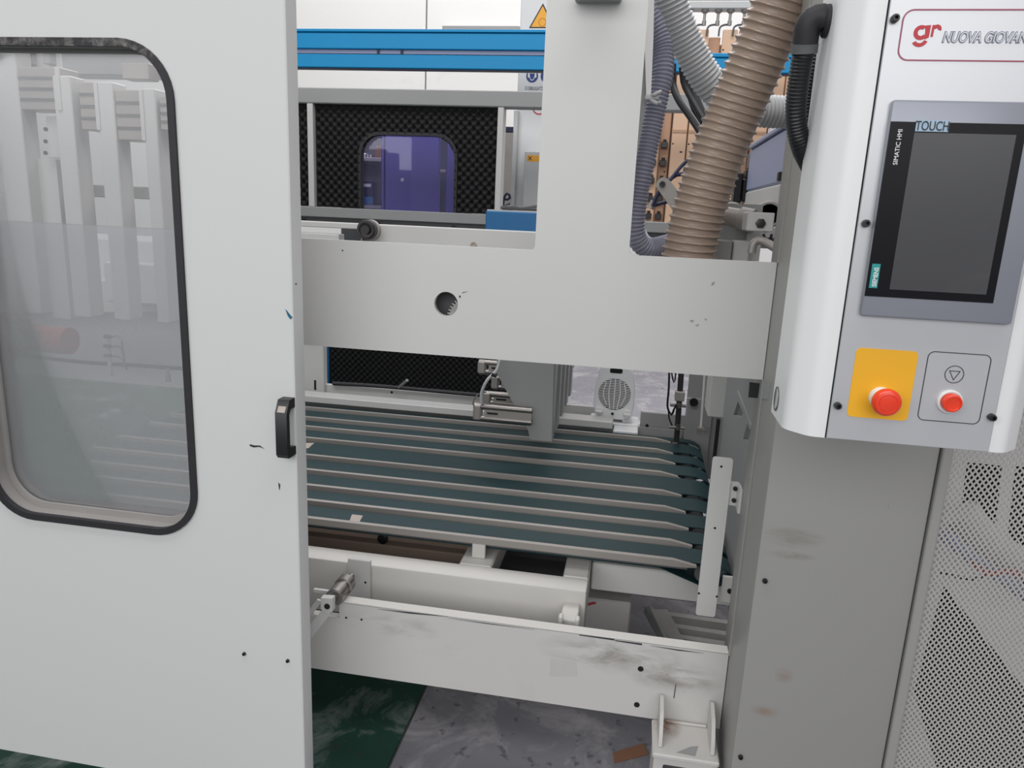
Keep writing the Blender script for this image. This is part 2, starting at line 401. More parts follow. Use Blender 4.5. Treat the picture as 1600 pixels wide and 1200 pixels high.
# handle
hx0, hx1 = WX(431, 670, DY - .034), WX(449, 670, DY - .034)
zt, zb = WZ(456, 623, DY - .01), WZ(445, 716, DY - .03)
U = [(DY, zt), (DY - .022, zt), (DY - .036, zt - .024), (DY - .036, zb + .008), (DY - .030, zb), (DY, zb), (DY, zb + .017), (DY - .021, zb + .02), (DY - .024, zb + .024), (DY - .024, zt - .028), (DY - .018, zt - .019), (DY, zt - .019)]
hd = part('handle', MB().prism([U], 'X', hx0, hx1), M['black'], door, 'black plastic bridge handle')
for a, b in (((zt - .004), (zt - .022)),):
    # worn foil on the slanted top
    q = [(DY - .0232, a - .0005), (DY - .0350, b - .0005), (DY - .0356, b), (DY - .0238, a)]
    part('worn_foil', MB().prism([q], 'X', hx0 + .004, hx1 - .004), M['beltgrey'], hd)
for px, py in ((382, 1021), (450, 1032)): screw(door, px, py, DY, .0038)
decal('paint_chip', [(446, 483), (449, 486), (457, 496), (454, 499), (450, 494)], DY, M['bluechip'], door, label='small blue paint smear')
decal('paint_chip', [(390, 694), (398, 696), (406, 696), (413, 701), (405, 698), (397, 699), (391, 697)], DY, M['chip'], door)
decal('paint_chip', [(435, 754), (438, 757), (437, 766), (436, 763)], DY, M['chip'], door)
decal('paint_chip', [(461, 443), (464, 442), (463, 446)], DY + .0, M['chip'], door)

# ================================================================== CROSS BEAM (T plate)
BY = 1.50
bz1 = WZ(700, 384, BY); bz0 = WZ(700, 556, BY)
bx0, bx1 = WX(392, 460, BY), .2615
px0, px1 = WX(846, 180, BY), WX(998, 200, BY)
bm_ = thing('cross_beam', 'pale grey steel cross beam plate with upright post and round hole', 'machine frame', ((px0 + px1) / 2, BY, bz0))
poly = rounded([(bx0, bz0), (bx1, bz0), (bx1, bz1), (px1, bz1), (px1, 2.35), (px0, 2.35), (px0, bz1), (bx0, bz1)], [0, 0, 0, .014, 0, 0, .012, 0])
hc = XZ(697, 475, BY)
part('beam_plate', MB().prism([poly, circ(hc[0], hc[1], .0255, 36)], 'Y', BY, BY + .014), M['paint'], bm_)
part('gear_box', MB().box(hc[0] - .06, hc[0] + .06, BY + .05, BY + .07, hc[1] - .07, hc[1] + .07).box(hc[0] - .06, hc[0] - .055, BY + .015, BY + .05, hc[1] - .07, hc[1] + .07)
     .box(hc[0] + .055, hc[0] + .06, BY + .015, BY + .05, hc[1] - .07, hc[1] + .07).box(hc[0] - .055, hc[0] + .055, BY + .015, BY + .05, hc[1] + .065, hc[1] + .07), M['dgrey'], bm_)
gp = []
gx, gz = hc[0] + .043, hc[1] - .030
for k in range(36):
    a = 2 * math.pi * k / 36
    for da, r in ((-.055, .040), (-.03, .046), (.03, .046), (.055, .040)):
        gp.append((gx + r * math.cos(a + da), gz + r * math.sin(a + da)))
part('gear', MB().prism([gp], 'Y', BY + .022, BY + .034), M['alu'], bm_, 'toothed aluminium gear behind the hole')
part('post_box', MB().box(px0 + .003, px1 - .003, BY + .015, BY + .10, bz1 - .05, 2.35), M['paint'], bm_)
p = W(930, 5, Y=BY)
part('top_bracket', MB().box(WX(893, 4, 1.43), WX(968, 4, 1.43), 1.43, BY - .0005, p.z, p.z + .012, .002), M['grey'], bm_)
q = [XZ(1004, -40, 1.74), XZ(1023, -40, 1.74), XZ(1021, 60, 1.74), XZ(1017, 150, 1.74), XZ(1010, 158, 1.74)]
part('side_flange', MB().prism([q], 'Y', 1.74, 1.752), M['white'], bm_)
part('rear_gusset', MB().prism([[XZ(985, -40, 1.76), XZ(1012, -40, 1.76), XZ(1012, 150, 1.76), XZ(996, 240, 1.76), XZ(980, 330, 1.76), XZ(970, 330, 1.76)]], 'Y', 1.76, 1.775).box(px1 - .03, px1 - .01, BY + .101, 1.739, 2.1, 2.35), M['grey'], bm_)
for pts in ([(534, 390), (537, 391), (535, 393)], [(718, 461), (720, 463), (719, 466), (717, 463)], [(722, 457), (731, 455), (723, 458)], [(1113, 441), (1117, 440), (1115, 445), (1111, 445)], [(1078, 500), (1084, 500), (1083, 503), (1079, 503)], [(1086, 508), (1092, 506), (1090, 510)], [(1101, 497), (1105, 499), (1102, 501)]):
    decal('paint_chip', pts, BY, M['chip'] if len(pts) < 5 and pts[0][0] < 760 else M['grey'], bm_)

# ================================================================== LOWER RAIL
rz1 = WZ(830, 979, BY); rz0 = WZ(750, 1083, BY)
rl = thing('lower_rail', 'dirty grey-white lower rail plate with stains above the floor', 'machine frame', (0, BY, rz0))
stains(M['rail'], [((.02, 0, rz1 - rz0 - .045), (.19, .2, .05)), ((.15, 0, rz1 - rz0 - .075), (.12, .2, .05))], (122, 114, 104), scale=9, stretch=(1, 1, 3), lo=.40, hi=.66, amount=.85)
stains(M['rail'], [((-.5, 0, rz1 - rz0 - .045), (.16, .2, .035))], (150, 142, 134), scale=10, stretch=(1, 1, 3), lo=.42, hi=.7, amount=.7)
stains(M['rail'], [((.0, 0, .09), (.6, .2, .12))], (160, 154, 148), scale=5, stretch=(1, 1, 1), lo=.55, hi=.75, amount=.5)
rx0 = WX(440, 960, BY)
rxn = WX(530, 950, BY)
part('rail_plate', MB().prism([[(rx0, rz0), (.2615, rz0), (.2615, rz1 - .004), (rxn, rz1 - .004), (rxn, rz1 - .045), (rx0, rz1 - .045)]], 'Y', BY, BY + .02), M['rail'], rl)
part('rail_cap', MB().box(rxn, .2615, BY - .0005, BY + .028, rz1 - .0035, rz1, .001), M['top'], rl, 'worn bright upper edge of the rail')
for px, py, r in ((541, 965, .0026), (565, 968, .0026), (1001, 1045, .0065), (995, 1101, .0065)): hole_mark(rl, px, py, BY, r)
for a in ([(590, 950), (640, 955), (700, 962), (640, 957)], [(700, 964), (760, 972), (835, 982), (760, 973)], [(905, 990), (960, 997), (960, 999), (905, 991)], [(960, 998.5), (1003, 1004), (1003, 1006.5), (962, 1000)], [(1015, 1007), (1100, 1019), (1060, 1015)]):
    decal('paint_chip', [(u, v + 1.5) for u, v in a], BY, M['chip'], rl, .0007)
decal('paint_drip', [(1055, 1070), (1057, 1068), (1054, 1090), (1052, 1091)], BY, M['dgrey'], rl)
decal('label_residue', [(860, 1028), (900, 1033), (903, 1056), (858, 1056)], BY, M['smudge'], rl, .0004, label='torn label residue')

# ================================================================== RIGHT COLUMN
CY = 1.33; CX = .263; CX2 = .541; CB = 1.58
col = thing('machine_column', 'broad grey-white machine column standing under the control panel', 'machine frame', ((CX + CX2) / 2, (CY + CB) / 2, 0))
M['col'] = mat('shaded_column_enamel', (152, 151, 147), .46, var=.02, scale=3)  # grey darkened to carry the shade below the panel overhang
cc = Vector(((CX + CX2) / 2, (CY + CB) / 2, 0))
def rel(px, py, Y): q = W(px, py, Y=Y) - cc; return (q.x, q.y, q.z)
stains(M['col'], [(rel(1240, 840, CY), (.06, .1, .022)), (rel(1235, 868, CY), (.05, .1, .01))], (124, 118, 110), scale=16, stretch=(1, 1, 4), lo=.36, hi=.6, amount=.8)
stains(M['col'], [(rel(1195, 1112, CY), (.03, .1, .016)), (rel(1225, 1055, CY), (.02, .1, .02))], (140, 122, 108), scale=22, lo=.34, hi=.55, amount=.75)
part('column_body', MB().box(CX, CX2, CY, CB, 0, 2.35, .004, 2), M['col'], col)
for px, py in ((1195, 907), (1157, 1182)): screw(col, px, py, CY, .0048, .006)
decal('paint_chip', [(1389, 786), (1394, 786), (1392, 792), (1388, 793)], CY, M['grey'], col)
# inner side recess below the beam and flat inspection cover on the side face
def YZ(px, py, X): q = W(px, py, X=X); return (q.y, q.z)
part('side_slot', MB().prism([[YZ(1172, 597, CX), YZ(1187, 599, CX), YZ(1184, 622, CX), YZ(1170, 621, CX)]], 'X', CX - .0012, CX), M['void'], col)
part('side_cover', MB().prism([[YZ(1191, 598, CX), YZ(1205, 599, CX), YZ(1201, 624, CX), YZ(1187, 623, CX)]], 'X', CX - .0012, CX), M['grey'], col)
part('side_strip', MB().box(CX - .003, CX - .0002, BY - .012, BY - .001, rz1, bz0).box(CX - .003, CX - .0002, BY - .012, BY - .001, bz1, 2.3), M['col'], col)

# ================================================================== CONTROL PANEL
PY = .98
pz0 = WZ(1289, 684, PY)
cp = thing('control_panel', 'white control panel housing with grey front plate on the right column', 'control panel', (.355, 1.05, pz0))
sh = [(.258, PY), (.453, PY), (.472, PY), (.50, PY + .028), (.50, 1.10), (.209, 1.10), (.209, PY + .0287), (.238, PY)]
shell = rounded([(.472, PY), (.50, PY + .028), (.50, 1.10), (.209, 1.10), (.209, PY + .0287), (.238, PY)], [.008, .008, 0, 0, .012, .010], 4)
part('housing', MB().prism([shell], 'Z', pz0, 2.3), M['panelw'], cp)
fx0, fx1 = .2585, .4525
part('front_plate', MB().box(fx0, fx1, PY - .004, PY - .0006, pz0 + .0008, 2.3, .0008), M['plate'], cp, 'satin grey front plate')
part('seam', MB().box(fx0 - .0014, fx1 + .0014, PY - .0005, PY - .0001, pz0 + .0004, 2.3), M['void'], cp)
part('mounting_arm', MB().box(.29, .48, 1.1005, CY - .0005, pz0 + .15, 2.2), M['grey'], cp)
FY = PY - .004
for px, py in ((1397, 30), (1352, 349), (1308, 633), (1548, 651)): screw(cp, px, py, FY, .0046, .009)
# oval access hole in the left side of the housing
q = W(1213, 622, X=.209)
ov = [(q.y - .004 + .0165 * math.cos(t), q.z + .0175 * math.sin(t)) for t in [2 * math.pi * k / 28 for k in range(28)]]
sp = part('side_port', MB().prism([ov], 'X', .2078, .209), M['dgrey'], cp, 'dark oval port in the housing side')
part('port_plate', MB().prism([[(q.y - .018, q.z + .009), (q.y - .006, q.z + .0155), (q.y - .004, q.z - .012), (q.y - .012, q.z - .013), (q.y - .018, q.z - .007)]], 'X', .2070, .2077), M['smudge'], sp)
# logo frame and lettering
lx0 = WX(1406, 55, FY); lz1 = WZ(1480, 14, FY); lz0 = WZ(1480, 96, FY)
part('logo_frame', MB().prism([rrect(lx0, .4500, lz0, lz1, .012, 6), rrect(lx0 + .0017, .4483, lz0 + .0017, lz1 - .0017, .0105, 6)], 'Y', FY - .0005, FY), M['mauve'], cp, 'thin red rounded frame around the logo')
def lg(px, py): return XZ(px, py, FY)
def arc_band(cx, cz, ro, ri, a0, a1, n=20):
    A = [(cx + ro * math.cos(math.radians(a0 + (a1 - a0) * k / n)), cz + ro * math.sin(math.radians(a0 + (a1 - a0) * k / n))) for k in range(n + 1)]
    B = [(cx + ri * math.cos(math.radians(a0 + (a1 - a0) * k / n)), cz + ri * math.sin(math.radians(a0 + (a1 - a0) * k / n))) for k in range(n + 1)]
    return A + B[::-1]
c = lg(1439, 51); K = .74
mb = MB()
def kk(*l): return [(c[0] + a_ * K, c[1] + b_ * K) for a_, b_ in l]
mb.prism([arc_band(c[0], c[1], .0107 * K, .0048 * K, 60, 330)], 'Y', FY - .0005, FY)
mb.prism([kk((.003, .0098), (.0128, .0108), (.0122, -.007), (.0066, -.010), (.0056, .004))], 'Y', FY - .00052, FY)
mb.prism([arc_band(c[0] - .0002 * K, c[1] - .0085 * K, .0122 * K, .0066 * K, 212, 340)], 'Y', FY - .0005, FY)
mb.prism([kk((.0150, .0108), (.0184, .0108), (.0178, -.0060), (.0144, -.0060))], 'Y', FY - .0005, FY)
mb.prism([arc_band(c[0] + .0220 * K, c[1] + .0050 * K, .0066 * K, .0014 * K, -20, 175)], 'Y', FY - .00051, FY)
part('logo', mb, M['logored'], cp, 'red lowercase gr logo')
tz = WZ(1473, 66, FY); tx = WX(1471, 66, FY)
text('NUOVA GIOVAN', .0158, M['logoblue'], cp, 'lettering', (tx, FY - .0004, tz), .2, .0008, .0003, sx=.72)
text('NUOVA GIOVAN', .0158, M['white'], cp, 'lettering', (tx, FY - .0009, tz), .2, -.0002, .0003, sx=.72)

# button outline frame and symbol
bx0_, bz1_ = XZ(1449, 548, FY); bx1_, bz0_ = XZ(1532, 664, FY)
bx0_ = WX(1441, 605, FY); bx1_ = WX(1540, 610, FY)
part('button_outline', MB().prism([rrect(bx0_, bx1_, bz0_, bz1_, .008), rrect(bx0_ + .001, bx1_ - .001, bz0_ + .001, bz1_ - .001, .007)], 'Y', FY - .0004, FY), M['ink'], cp)
sc = XZ(1491, 585, FY); r = .0112
part('stop_symbol', MB().prism([circ(sc[0], sc[1], r, 32), circ(sc[0], sc[1], r - .0009, 32)], 'Y', FY - .0004, FY)
     .prism([[(sc[0] - .0068, sc[1] + .0046), (sc[0] + .0068, sc[1] + .0046), (sc[0], sc[1] - .0078)], [(sc[0] - .0053, sc[1] + .0037), (sc[0] + .0053, sc[1] + .0037), (sc[0], sc[1] - .0061)]], 'Y', FY - .0004, FY), M['ink'], cp)
yx0 = WX(1330, 600, FY); yx1 = WX(1427, 600, FY); yz1 = WZ(1385, 546, FY); yz0 = WZ(1370, 654, FY)
part('yellow_backplate', MB().prism([rrect(yx0, yx1, yz0, yz1, .006)], 'Y', FY - .0007, FY), M['yellow'], cp, 'yellow square behind the emergency stop')

# touch display
hx = (.2748, .4462); hz = (WZ(1455, 500, FY - .01), WZ(1490, 157, FY - .01))
HY = FY - .010
hm = thing('touch_display', 'grey framed dark touch screen mounted upright on the control panel', 'touch screen', (sum(hx) / 2, FY - .005, hz[0]))
part('bezel', MB().box(hx[0], hx[1], HY, FY - .0003, hz[0], hz[1], .003, 2), M['bezel'], hm)
gx0 = WX(1369, 340, HY); gx1 = WX(1577, 340, HY); gz0 = WZ(1450, 468, HY); gz1 = WZ(1495, 192, HY)
gl = part('front_glass', MB().box(gx0, gx1, HY - .0008, HY - .0001, gz0, gz1), M['glassblack'], hm)
sx0 = WX(1407, 340, HY); sx1 = WX(1563, 340, HY); sz0 = WZ(1463, 456, HY); sz1 = WZ(1505, 209, HY)
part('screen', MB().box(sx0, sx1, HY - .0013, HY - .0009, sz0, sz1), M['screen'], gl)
tx0 = WX(1430, 198, HY); tx1 = WX(1482, 198, HY); tz0 = WZ(1456, 206, HY); tz1 = WZ(1456, 188, HY)
part('touch_label', MB().box(tx0, tx1, HY - .0018, HY - .0014, tz0, tz1), M['touch'], gl)
text('TOUCH', (tz1 - tz0) * 1.16, M['ink'], gl, 'lettering', ((tx0 + tx1) / 2, HY - .0021, tz0 + .0013), 0, .0001, .0002, sx=.70, centre=True)
q = W(1402, 258, Y=HY)
text('SIMATIC HMI', .0070, M['white'], gl, 'lettering', (q.x - .0006, HY - .0012, q.z), 0, .00005, .0002, rot=math.pi / 2, sx=1.0)
lx = (WX(1360, 430, HY), WX(1373, 430, HY)); lz = (WZ(1366, 450, HY), WZ(1366, 412, HY))
part('teal_label', MB().box(lx[0], lx[1], HY - .0013, HY - .0009, lz[0], lz[1]), M['teal'], gl)
text('SIEMENS', .0072, M['white'], gl, 'lettering', (lx[1] - .0016, HY - .0016, lz[0] + .0018), 0, .00015, .0002, rot=math.pi / 2, sx=.86)

# emergency stop
EY = FY - .0007
q = W(1375, 621, Y=EY)
es = thing('emergency_stop', 'red mushroom emergency stop button on the yellow square', 'button', (q.x, EY, q.z))
part('collar', MB().lathe(q, (0, -1, 0), [(.0140, .0002), (.0140, .006), (.0125, .010), (.010, .011), (.010, .018), (0, .018)], 32), M['white'], es, 'pale base collar')
part('mushroom_head', MB().lathe(q, (0, -1, 0), [(.009, .0165), (.0140, .018), (.0168, .022), (.0172, .027), (.0162, .0305), (.0144, .0324), (.0112, .033), (.0108, .0325), (.0101, .0325), (.0098, .033), (0, .0342)], 40), M['red'], es)
q = W(1483, 627, Y=FY)
sb = thing('push_button', 'small red round push button inside the black outlined square', 'button', (q.x, FY, q.z))
part('collar', MB().lathe(q, (0, -1, 0), [(.0150, .0002), (.0150, .003), (.0142, .0045), (.0128, .0048), (.0128, .003), (0, .003)], 32), M['white'], sb)
part('button_cap', MB().lathe(q, (0, -1, 0), [(.0112, .0032), (.0114, .011), (.0108, .0126), (.0090, .0130), (.0082, .0118), (0, .0112)], 32), M['red'], sb)

# ================================================================== MESH GUARD
GY = 1.335
gz0_, gz1_ = .06, 1.30
gx_a, gx_b = CX2 + .002, 1.05
mg = thing('mesh_guard', 'grey expanded-metal mesh guard beside the column at right edge', 'guard', ((gx_a + gx_b) / 2, GY, gz0_))
fw = .017
part('frame_bar', MB().box(gx_a, gx_a + fw, GY - .012, GY + .012, gz0_, gz1_, .002), M['col'], mg)  # frame bars share the column's darkened grey, since the guard is in shadow
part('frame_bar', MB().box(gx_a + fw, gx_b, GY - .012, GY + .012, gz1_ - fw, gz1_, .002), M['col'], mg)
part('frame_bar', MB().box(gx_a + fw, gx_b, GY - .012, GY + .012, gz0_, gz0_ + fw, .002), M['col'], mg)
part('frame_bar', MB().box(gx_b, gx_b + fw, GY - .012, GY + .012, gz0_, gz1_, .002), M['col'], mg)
mm = MB(); A_, B_ = .0049, .0066
u0, u1, v0, v1 = gx_a + fw * .5, gx_b + fw * .3, gz0_ + fw * .5, gz1_ - fw * .5
nx = int((u1 - u0) / A_); nz = int((v1 - v0) / (2 * B_))
cache = {}
def vv(x, z):
    k = (round(x, 6), round(z, 6))
    if k not in cache: cache[k] = mm.bm.verts.new((x, GY, z))
    return cache[k]
for i in range(nx):
    for j in range(nz):
        cx = u0 + i * A_; cz = v0 + j * 2 * B_ + (B_ if i % 2 else 0)
        O = [(cx + A_, cz), (cx, cz + B_), (cx - A_, cz), (cx, cz - B_)]
        I = []
        for k in range(4):
            I.append((cx + (O[k][0] - cx) * .60, cz + (O[k][1] - cz) * .66))
        Ov = [vv(*o) for o in O]; Iv = [mm.bm.verts.new((a_, GY, b_)) for a_, b_ in I]
        for k in range(4):
            try: mm.bm.faces.new([Ov[k], Ov[(k + 1) % 4], Iv[(k + 1) % 4], Iv[k]])
            except ValueError: pass
me_o = part('expanded_mesh', mm, M['mesh'], mg, closed=False, stuff=True)
for p in me_o.data.polygons: p.use_smooth = False
so = me_o.modifiers.new('thickness', 'SOLIDIFY'); so.thickness = .0016; so.offset = 0
# the machine behind the mesh: sheet with two cut-outs, dark cabinet, bag, cables
IY = 1.62
def ix(px, py): return XZ(px, py, IY)
cut1 = rounded([ix(1511, 722), ix(1566, 728), ix(1556, 825), ix(1502, 788)], .006)
cut1b = rounded([ix(1586, 728), ix(1680, 740), ix(1670, 915), ix(1574, 838)], .006)
cut2 = rounded([ix(1468, 935), ix(1475, 915), ix(1600, 1075), ix(1680, 1190), ix(1680, 1290), ix(1490, 1290), ix(1428, 1080)], .008)
inn = solo('inner_cover', MB().prism([[(.60, .05), (1.25, .05), (1.25, 1.28), (.60, 1.28)], cut1, cut1b, cut2], 'Y', IY, IY + .004), M['panelw'],
           'pale sheet-metal cover with dark openings behind the mesh guard', 'cover')
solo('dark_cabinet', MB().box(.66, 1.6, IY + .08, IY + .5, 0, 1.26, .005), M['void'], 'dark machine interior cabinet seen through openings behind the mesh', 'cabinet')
def ipt(px, py, Y): return W(px, py, Y=Y)
solo('bent_duct', MB().sweep([ipt(1500, 800, 1.52), ipt(1540, 845, 1.51), ipt(1590, 885, 1.50), ipt(1660, 960, 1.49)], lambda s, t: .035, 16, .02), M['hosewhite'], 'white bent duct crossing behind the mesh guard', 'duct')
solo('blue_pipe', MB().tube([ipt(1475, 835, 1.43), ipt(1530, 880, 1.43), ipt(1570, 905, 1.43), ipt(1640, 960, 1.42)], .013, 12), M['lav'], 'blue-grey pipe running below the white duct behind the mesh', 'pipe')
solo('red_brown_cable', MB().tube([ipt(1520, 880, 1.39), ipt(1545, 897, 1.39), ipt(1580, 893, 1.39), ipt(1640, 918, 1.39)], .005, 8), M['pinksleeve'], 'thin reddish cable behind the mesh guard', 'cable')
solo('thin_black_cable', MB().tube([ipt(1470, 895, 1.45), ipt(1520, 905, 1.45), ipt(1560, 895, 1.47), ipt(1640, 935, 1.45)], .003, 8), M['black'], 'thin black cable behind the mesh guard', 'cable')

# ================================================================== HOSES
def hp(*l): return [W(a, b, Y=c) for a, b, c in l]
solo('brown_hose', MB().hose(hp((1243, -45, 1.62), (1213, 25, 1.64), (1180, 100, 1.66), (1148, 175, 1.68), (1118, 250, 1.69), (1090, 335, 1.70), (1072, 420, 1.71), (1062, 490, 1.72)), .0575, .0030, .0165, True, 40, 3.0, 9), M['hosebrown'],
     'thick taupe corrugated suction hose rising behind the cross beam', 'hose')
solo('grey_hose', MB().hose(hp((1036, -60, 1.88), (1046, -5, 1.9), (1072, 65, 1.93), (1108, 128, 1.96), (1150, 162, 2.0), (1200, 174, 2.03), (1290, 176, 2.06)), .0375, .0024, .0105, False, 28, 1.0, 6), M['hosegrey'],
     'light grey corrugated hose slanting behind the taupe hose', 'hose')
solo('slate_hose', MB().hose(hp((985, -20, 1.80), (1012, 20, 1.82), (1033, 68, 1.83), (1036, 110, 1.82), (1028, 150, 1.815), (1016, 208, 1.81), (1005, 262, 1.80), (997, 305, 1.80), (992, 345, 1.80), (996, 372, 1.81), (1012, 387, 1.83), (1038, 384, 1.86), (1070, 372, 1.92)), .0238, .0018, .0084, False, 24, 1.0, 6), M['hoseblue'],
     'slate grey corrugated hose hanging beside the upright post', 'hose')
solo('cable_tie', MB().box(*[v for v in (WX(1008, 150, 1.74), WX(1030, 150, 1.74), 1.728, 1.739, WZ(1020, 157, 1.74), WZ(1020, 149, 1.74))], .002)
     .tube([W(1016, 150, Y=1.735), W(1026, 146, Y=1.72), W(1032, 143, Y=1.75)], .004, 8, .008).tube([W(1016, 155, Y=1.735), W(1026, 161, Y=1.72), W(1031, 160, Y=1.75)], .004, 8, .008), M['hosegrey'], 'grey cable clip holding the slate hose to the post', 'clip')
bh = thing('black_conduit', 'black ribbed conduit hanging from an elbow beside the control panel', 'conduit', tuple(W(1250, 260, Y=1.10)))
q1 = W(1300, 27, X=.209)
el = [(.2083, 1.052, q1.z)] + hp((1284, 27, 1.052), (1270, 30, 1.053), (1262, 42, 1.055), (1259, 60, 1.058), (1256, 80, 1.062))
part('elbow', MB().sweep(el, lambda s, t: .0158, 20, .005)
     .lathe((.2085, 1.052, q1.z), (-1, 0, 0), [(.0195, 0), (.0195, .004), (.017, .006), (.0155, .006)], 24), M['rubber'], bh, 'grey-black elbow fitting')
part('coupling_ring', MB().tube(hp((1258, 68, 1.0595), (1257, 75, 1.061), (1256, 84, 1.0625)), .0166, 20, .004), M['dgrey'], bh)
part('conduit', MB().hose(hp((1256, 82, 1.062), (1252, 100, 1.066), (1245, 150, 1.075), (1244, 190, 1.085), (1252, 228, 1.10), (1268, 262, 1.13), (1290, 300, 1.17), (1310, 330, 1.2)), .0132, .0006, .0044, False, 18, 1, 5), M['black'], bh)
part('conduit', MB().hose(hp((1282, 50, 1.14), (1274, 100, 1.14), (1266, 150, 1.145), (1266, 190, 1.15), (1282, 240, 1.17)), .0105, .0006, .0044, False, 16, 1, 5), M['black'], bh)
# ================================================================== BELT CONVEYORS
ZB = .6
bars = [1.77, 1.887, 1.998, 2.124, 2.258, 2.437, 2.57, 2.69, 2.83]
ordn = ['front-most', 'second from the front', 'third from the front', 'fourth from the front', 'fifth from the front', 'sixth from the front', 'third from the back', 'second from the back', 'rear-most']
BX0, BX1 = -1.8, .275
for i, y in enumerate(bars):
    nxt = bars[i + 1] if i + 1 < len(bars) else y + .08
    wd = min(nxt - y - .034, .15)
    xe = .205 - .026 * (i / 8)
    t = thing('belt_conveyor', 'green belt conveyor with metal side profile, %s in the row' % ordn[i], 'conveyor', (-.6, y + .05, ZB - .07), 'green belt conveyors')
    # side profile with a tapered tip
    part('side_profile', MB().prism([[(BX0, ZB - .013), (xe - .04, ZB - .013), (xe, ZB - .010), (xe, ZB - .006), (xe - .06, ZB + .005), (BX0, ZB + .005)]], 'Y', y, y + .014), M['dullalu'], t)
    # closed belt with a round nose
    prof = [(BX0, ZB - .006), (BX1 - .05, ZB - .006)]
    for k in range(1, 9):
        a = math.pi / 2 - math.pi * k / 8; prof.append((BX1 - .05 + .075 * math.cos(a), ZB - .038 + .032 * math.sin(a)))
    prof += [(BX1 - .16, ZB - .032), (BX0, ZB - .032)]
    inner = [(BX0, ZB - .0085)] + [(BX1 - .05, ZB - .0085)] + [(BX1 - .05 + .072 * math.cos(math.pi / 2 - math.pi * k / 8), ZB - .038 + .0295 * math.sin(math.pi / 2 - math.pi * k / 8)) for k in range(1, 9)] + [(BX1 - .16, ZB - .0295), (BX0, ZB - .0295)]
    part('belt', MB().prism([prof + inner[::-1]], 'Y', y + .022, y + .022 + wd), M['belt'], t)
    part('pulley', MB().lathe((BX1 - .045, y + .022 + wd * .1, ZB - .038), (0, 1, 0), [(.026, 0), (.026, wd * .8)], 18), M['dgrey'], t)
    part('under_tray', MB().box(BX0, BX1 - .09, y + .022, y + .018 + wd, ZB - .028, ZB - .010), M['dgrey'], t)
# worn patch on the front belt
q = W(555, 808, Z=ZB - .0015)
solo('torn_sticker', MB().prism([[tuple(W(545, 814, Z=ZB).xy), tuple(W(560, 816, Z=ZB).xy), tuple(W(567, 803, Z=ZB).xy), tuple(W(550, 801, Z=ZB).xy)]], 'Z', ZB - .0059, ZB - .0050), M['beltgrey'], 'small torn pale sticker on the front green belt', 'sticker')
q = [tuple(W(a, b, Z=ZB).xy) for a, b in ((466, 700), (482, 698), (491, 690), (470, 690))]
solo('paper_scrap', MB().prism([q], 'Z', ZB - .0059, ZB - .0048), M['beltgrey'], 'pale scrap on the middle green belt beside the door', 'paper scrap')

# ================================================================== BASE FRAME
b2z = .545
bf = thing('base_frame', 'worn grey-white base frame of beams beneath the green belts', 'machine frame', (-.5, 1.7, 0))
x1 = WX(918, 905, 1.663)
part('front_tube', MB().box(-1.8, x1, 1.663, 1.732, b2z - .15, b2z, .006, 2), M['top'], bf)
cx0, cx1 = WX(717, 876, 1.732), WX(768, 881, 1.732)
part('cross_tube', MB().box(cx0, cx1, 1.7325, 2.95, b2z - .07, b2z - .001, .004), M['top'], bf)
ex0, ex1 = WX(880, 894, 1.732), x1
part('cross_tube', MB().box(ex0, ex1, 1.7325, 2.95, b2z - .11, b2z - .0005, .004), M['top'], bf)
mx = (cx0 + cx1) / 2
for yb in (1.771, 2.125, 2.438, 2.691): part('support_block', MB().box(mx - .018, mx + .018, yb, yb + .012, b2z - .0005, ZB - .0135, .002), M['top'], bf)
rbz1, rbz0 = WZ(1000, 888, 1.85), WZ(1000, 931, 1.85)
part('side_beam', MB().box(x1 + .003, .312, 1.85, 1.91, rbz0, rbz1, .004), M['paint'], bf)
part('dark_bar', MB().cyl((x1 + .003, 1.95, rbz0 - .035), (.312, 1.95, rbz0 - .035), .016, seg=16), M['dsteel'], bf)
pz1 = WZ(950, 938, 1.92)
part('pedestal', MB().box(x1 - .01, WX(985, 960, 1.92), 1.92, 2.1, pz1 - .12, pz1, .004), M['dirty'], bf)
part('leg', MB().box(-1.2, -1.12, 1.67, 1.73, 0, b2z - .151), M['paint'], bf)
part('leg', MB().box(-.2, -.13, 2.85, 2.93, 0, b2z - .12), M['paint'], bf)
part('shade_sheet', MB().box(-1.8, ex0, 1.735, 2.9, .36, .37), M['dgrey'], bf)  # added dark sheet standing in for the shade beneath the belts
# dusty brown bar and round bolt behind the front tube
tz = WZ(600, 852, 1.98)
part('dusty_bar', MB().box(-1.8, cx0 - .01, 1.98, 2.06, tz - .06, tz, .004), M['taupe'], bf)
part('drive_shaft', MB().cyl((-1.8, 2.2, .49), (.26, 2.2, .49), .02, seg=16), M['dsteel'], bf)
q = W(598, 842, Y=1.975)
part('bolt_head', MB().lathe((q.x, 1.9795, q.z), (0, -1, 0), [(.016, 0), (.016, .008), (.012, .010), (0, .010)], 18), M['black'], bf)

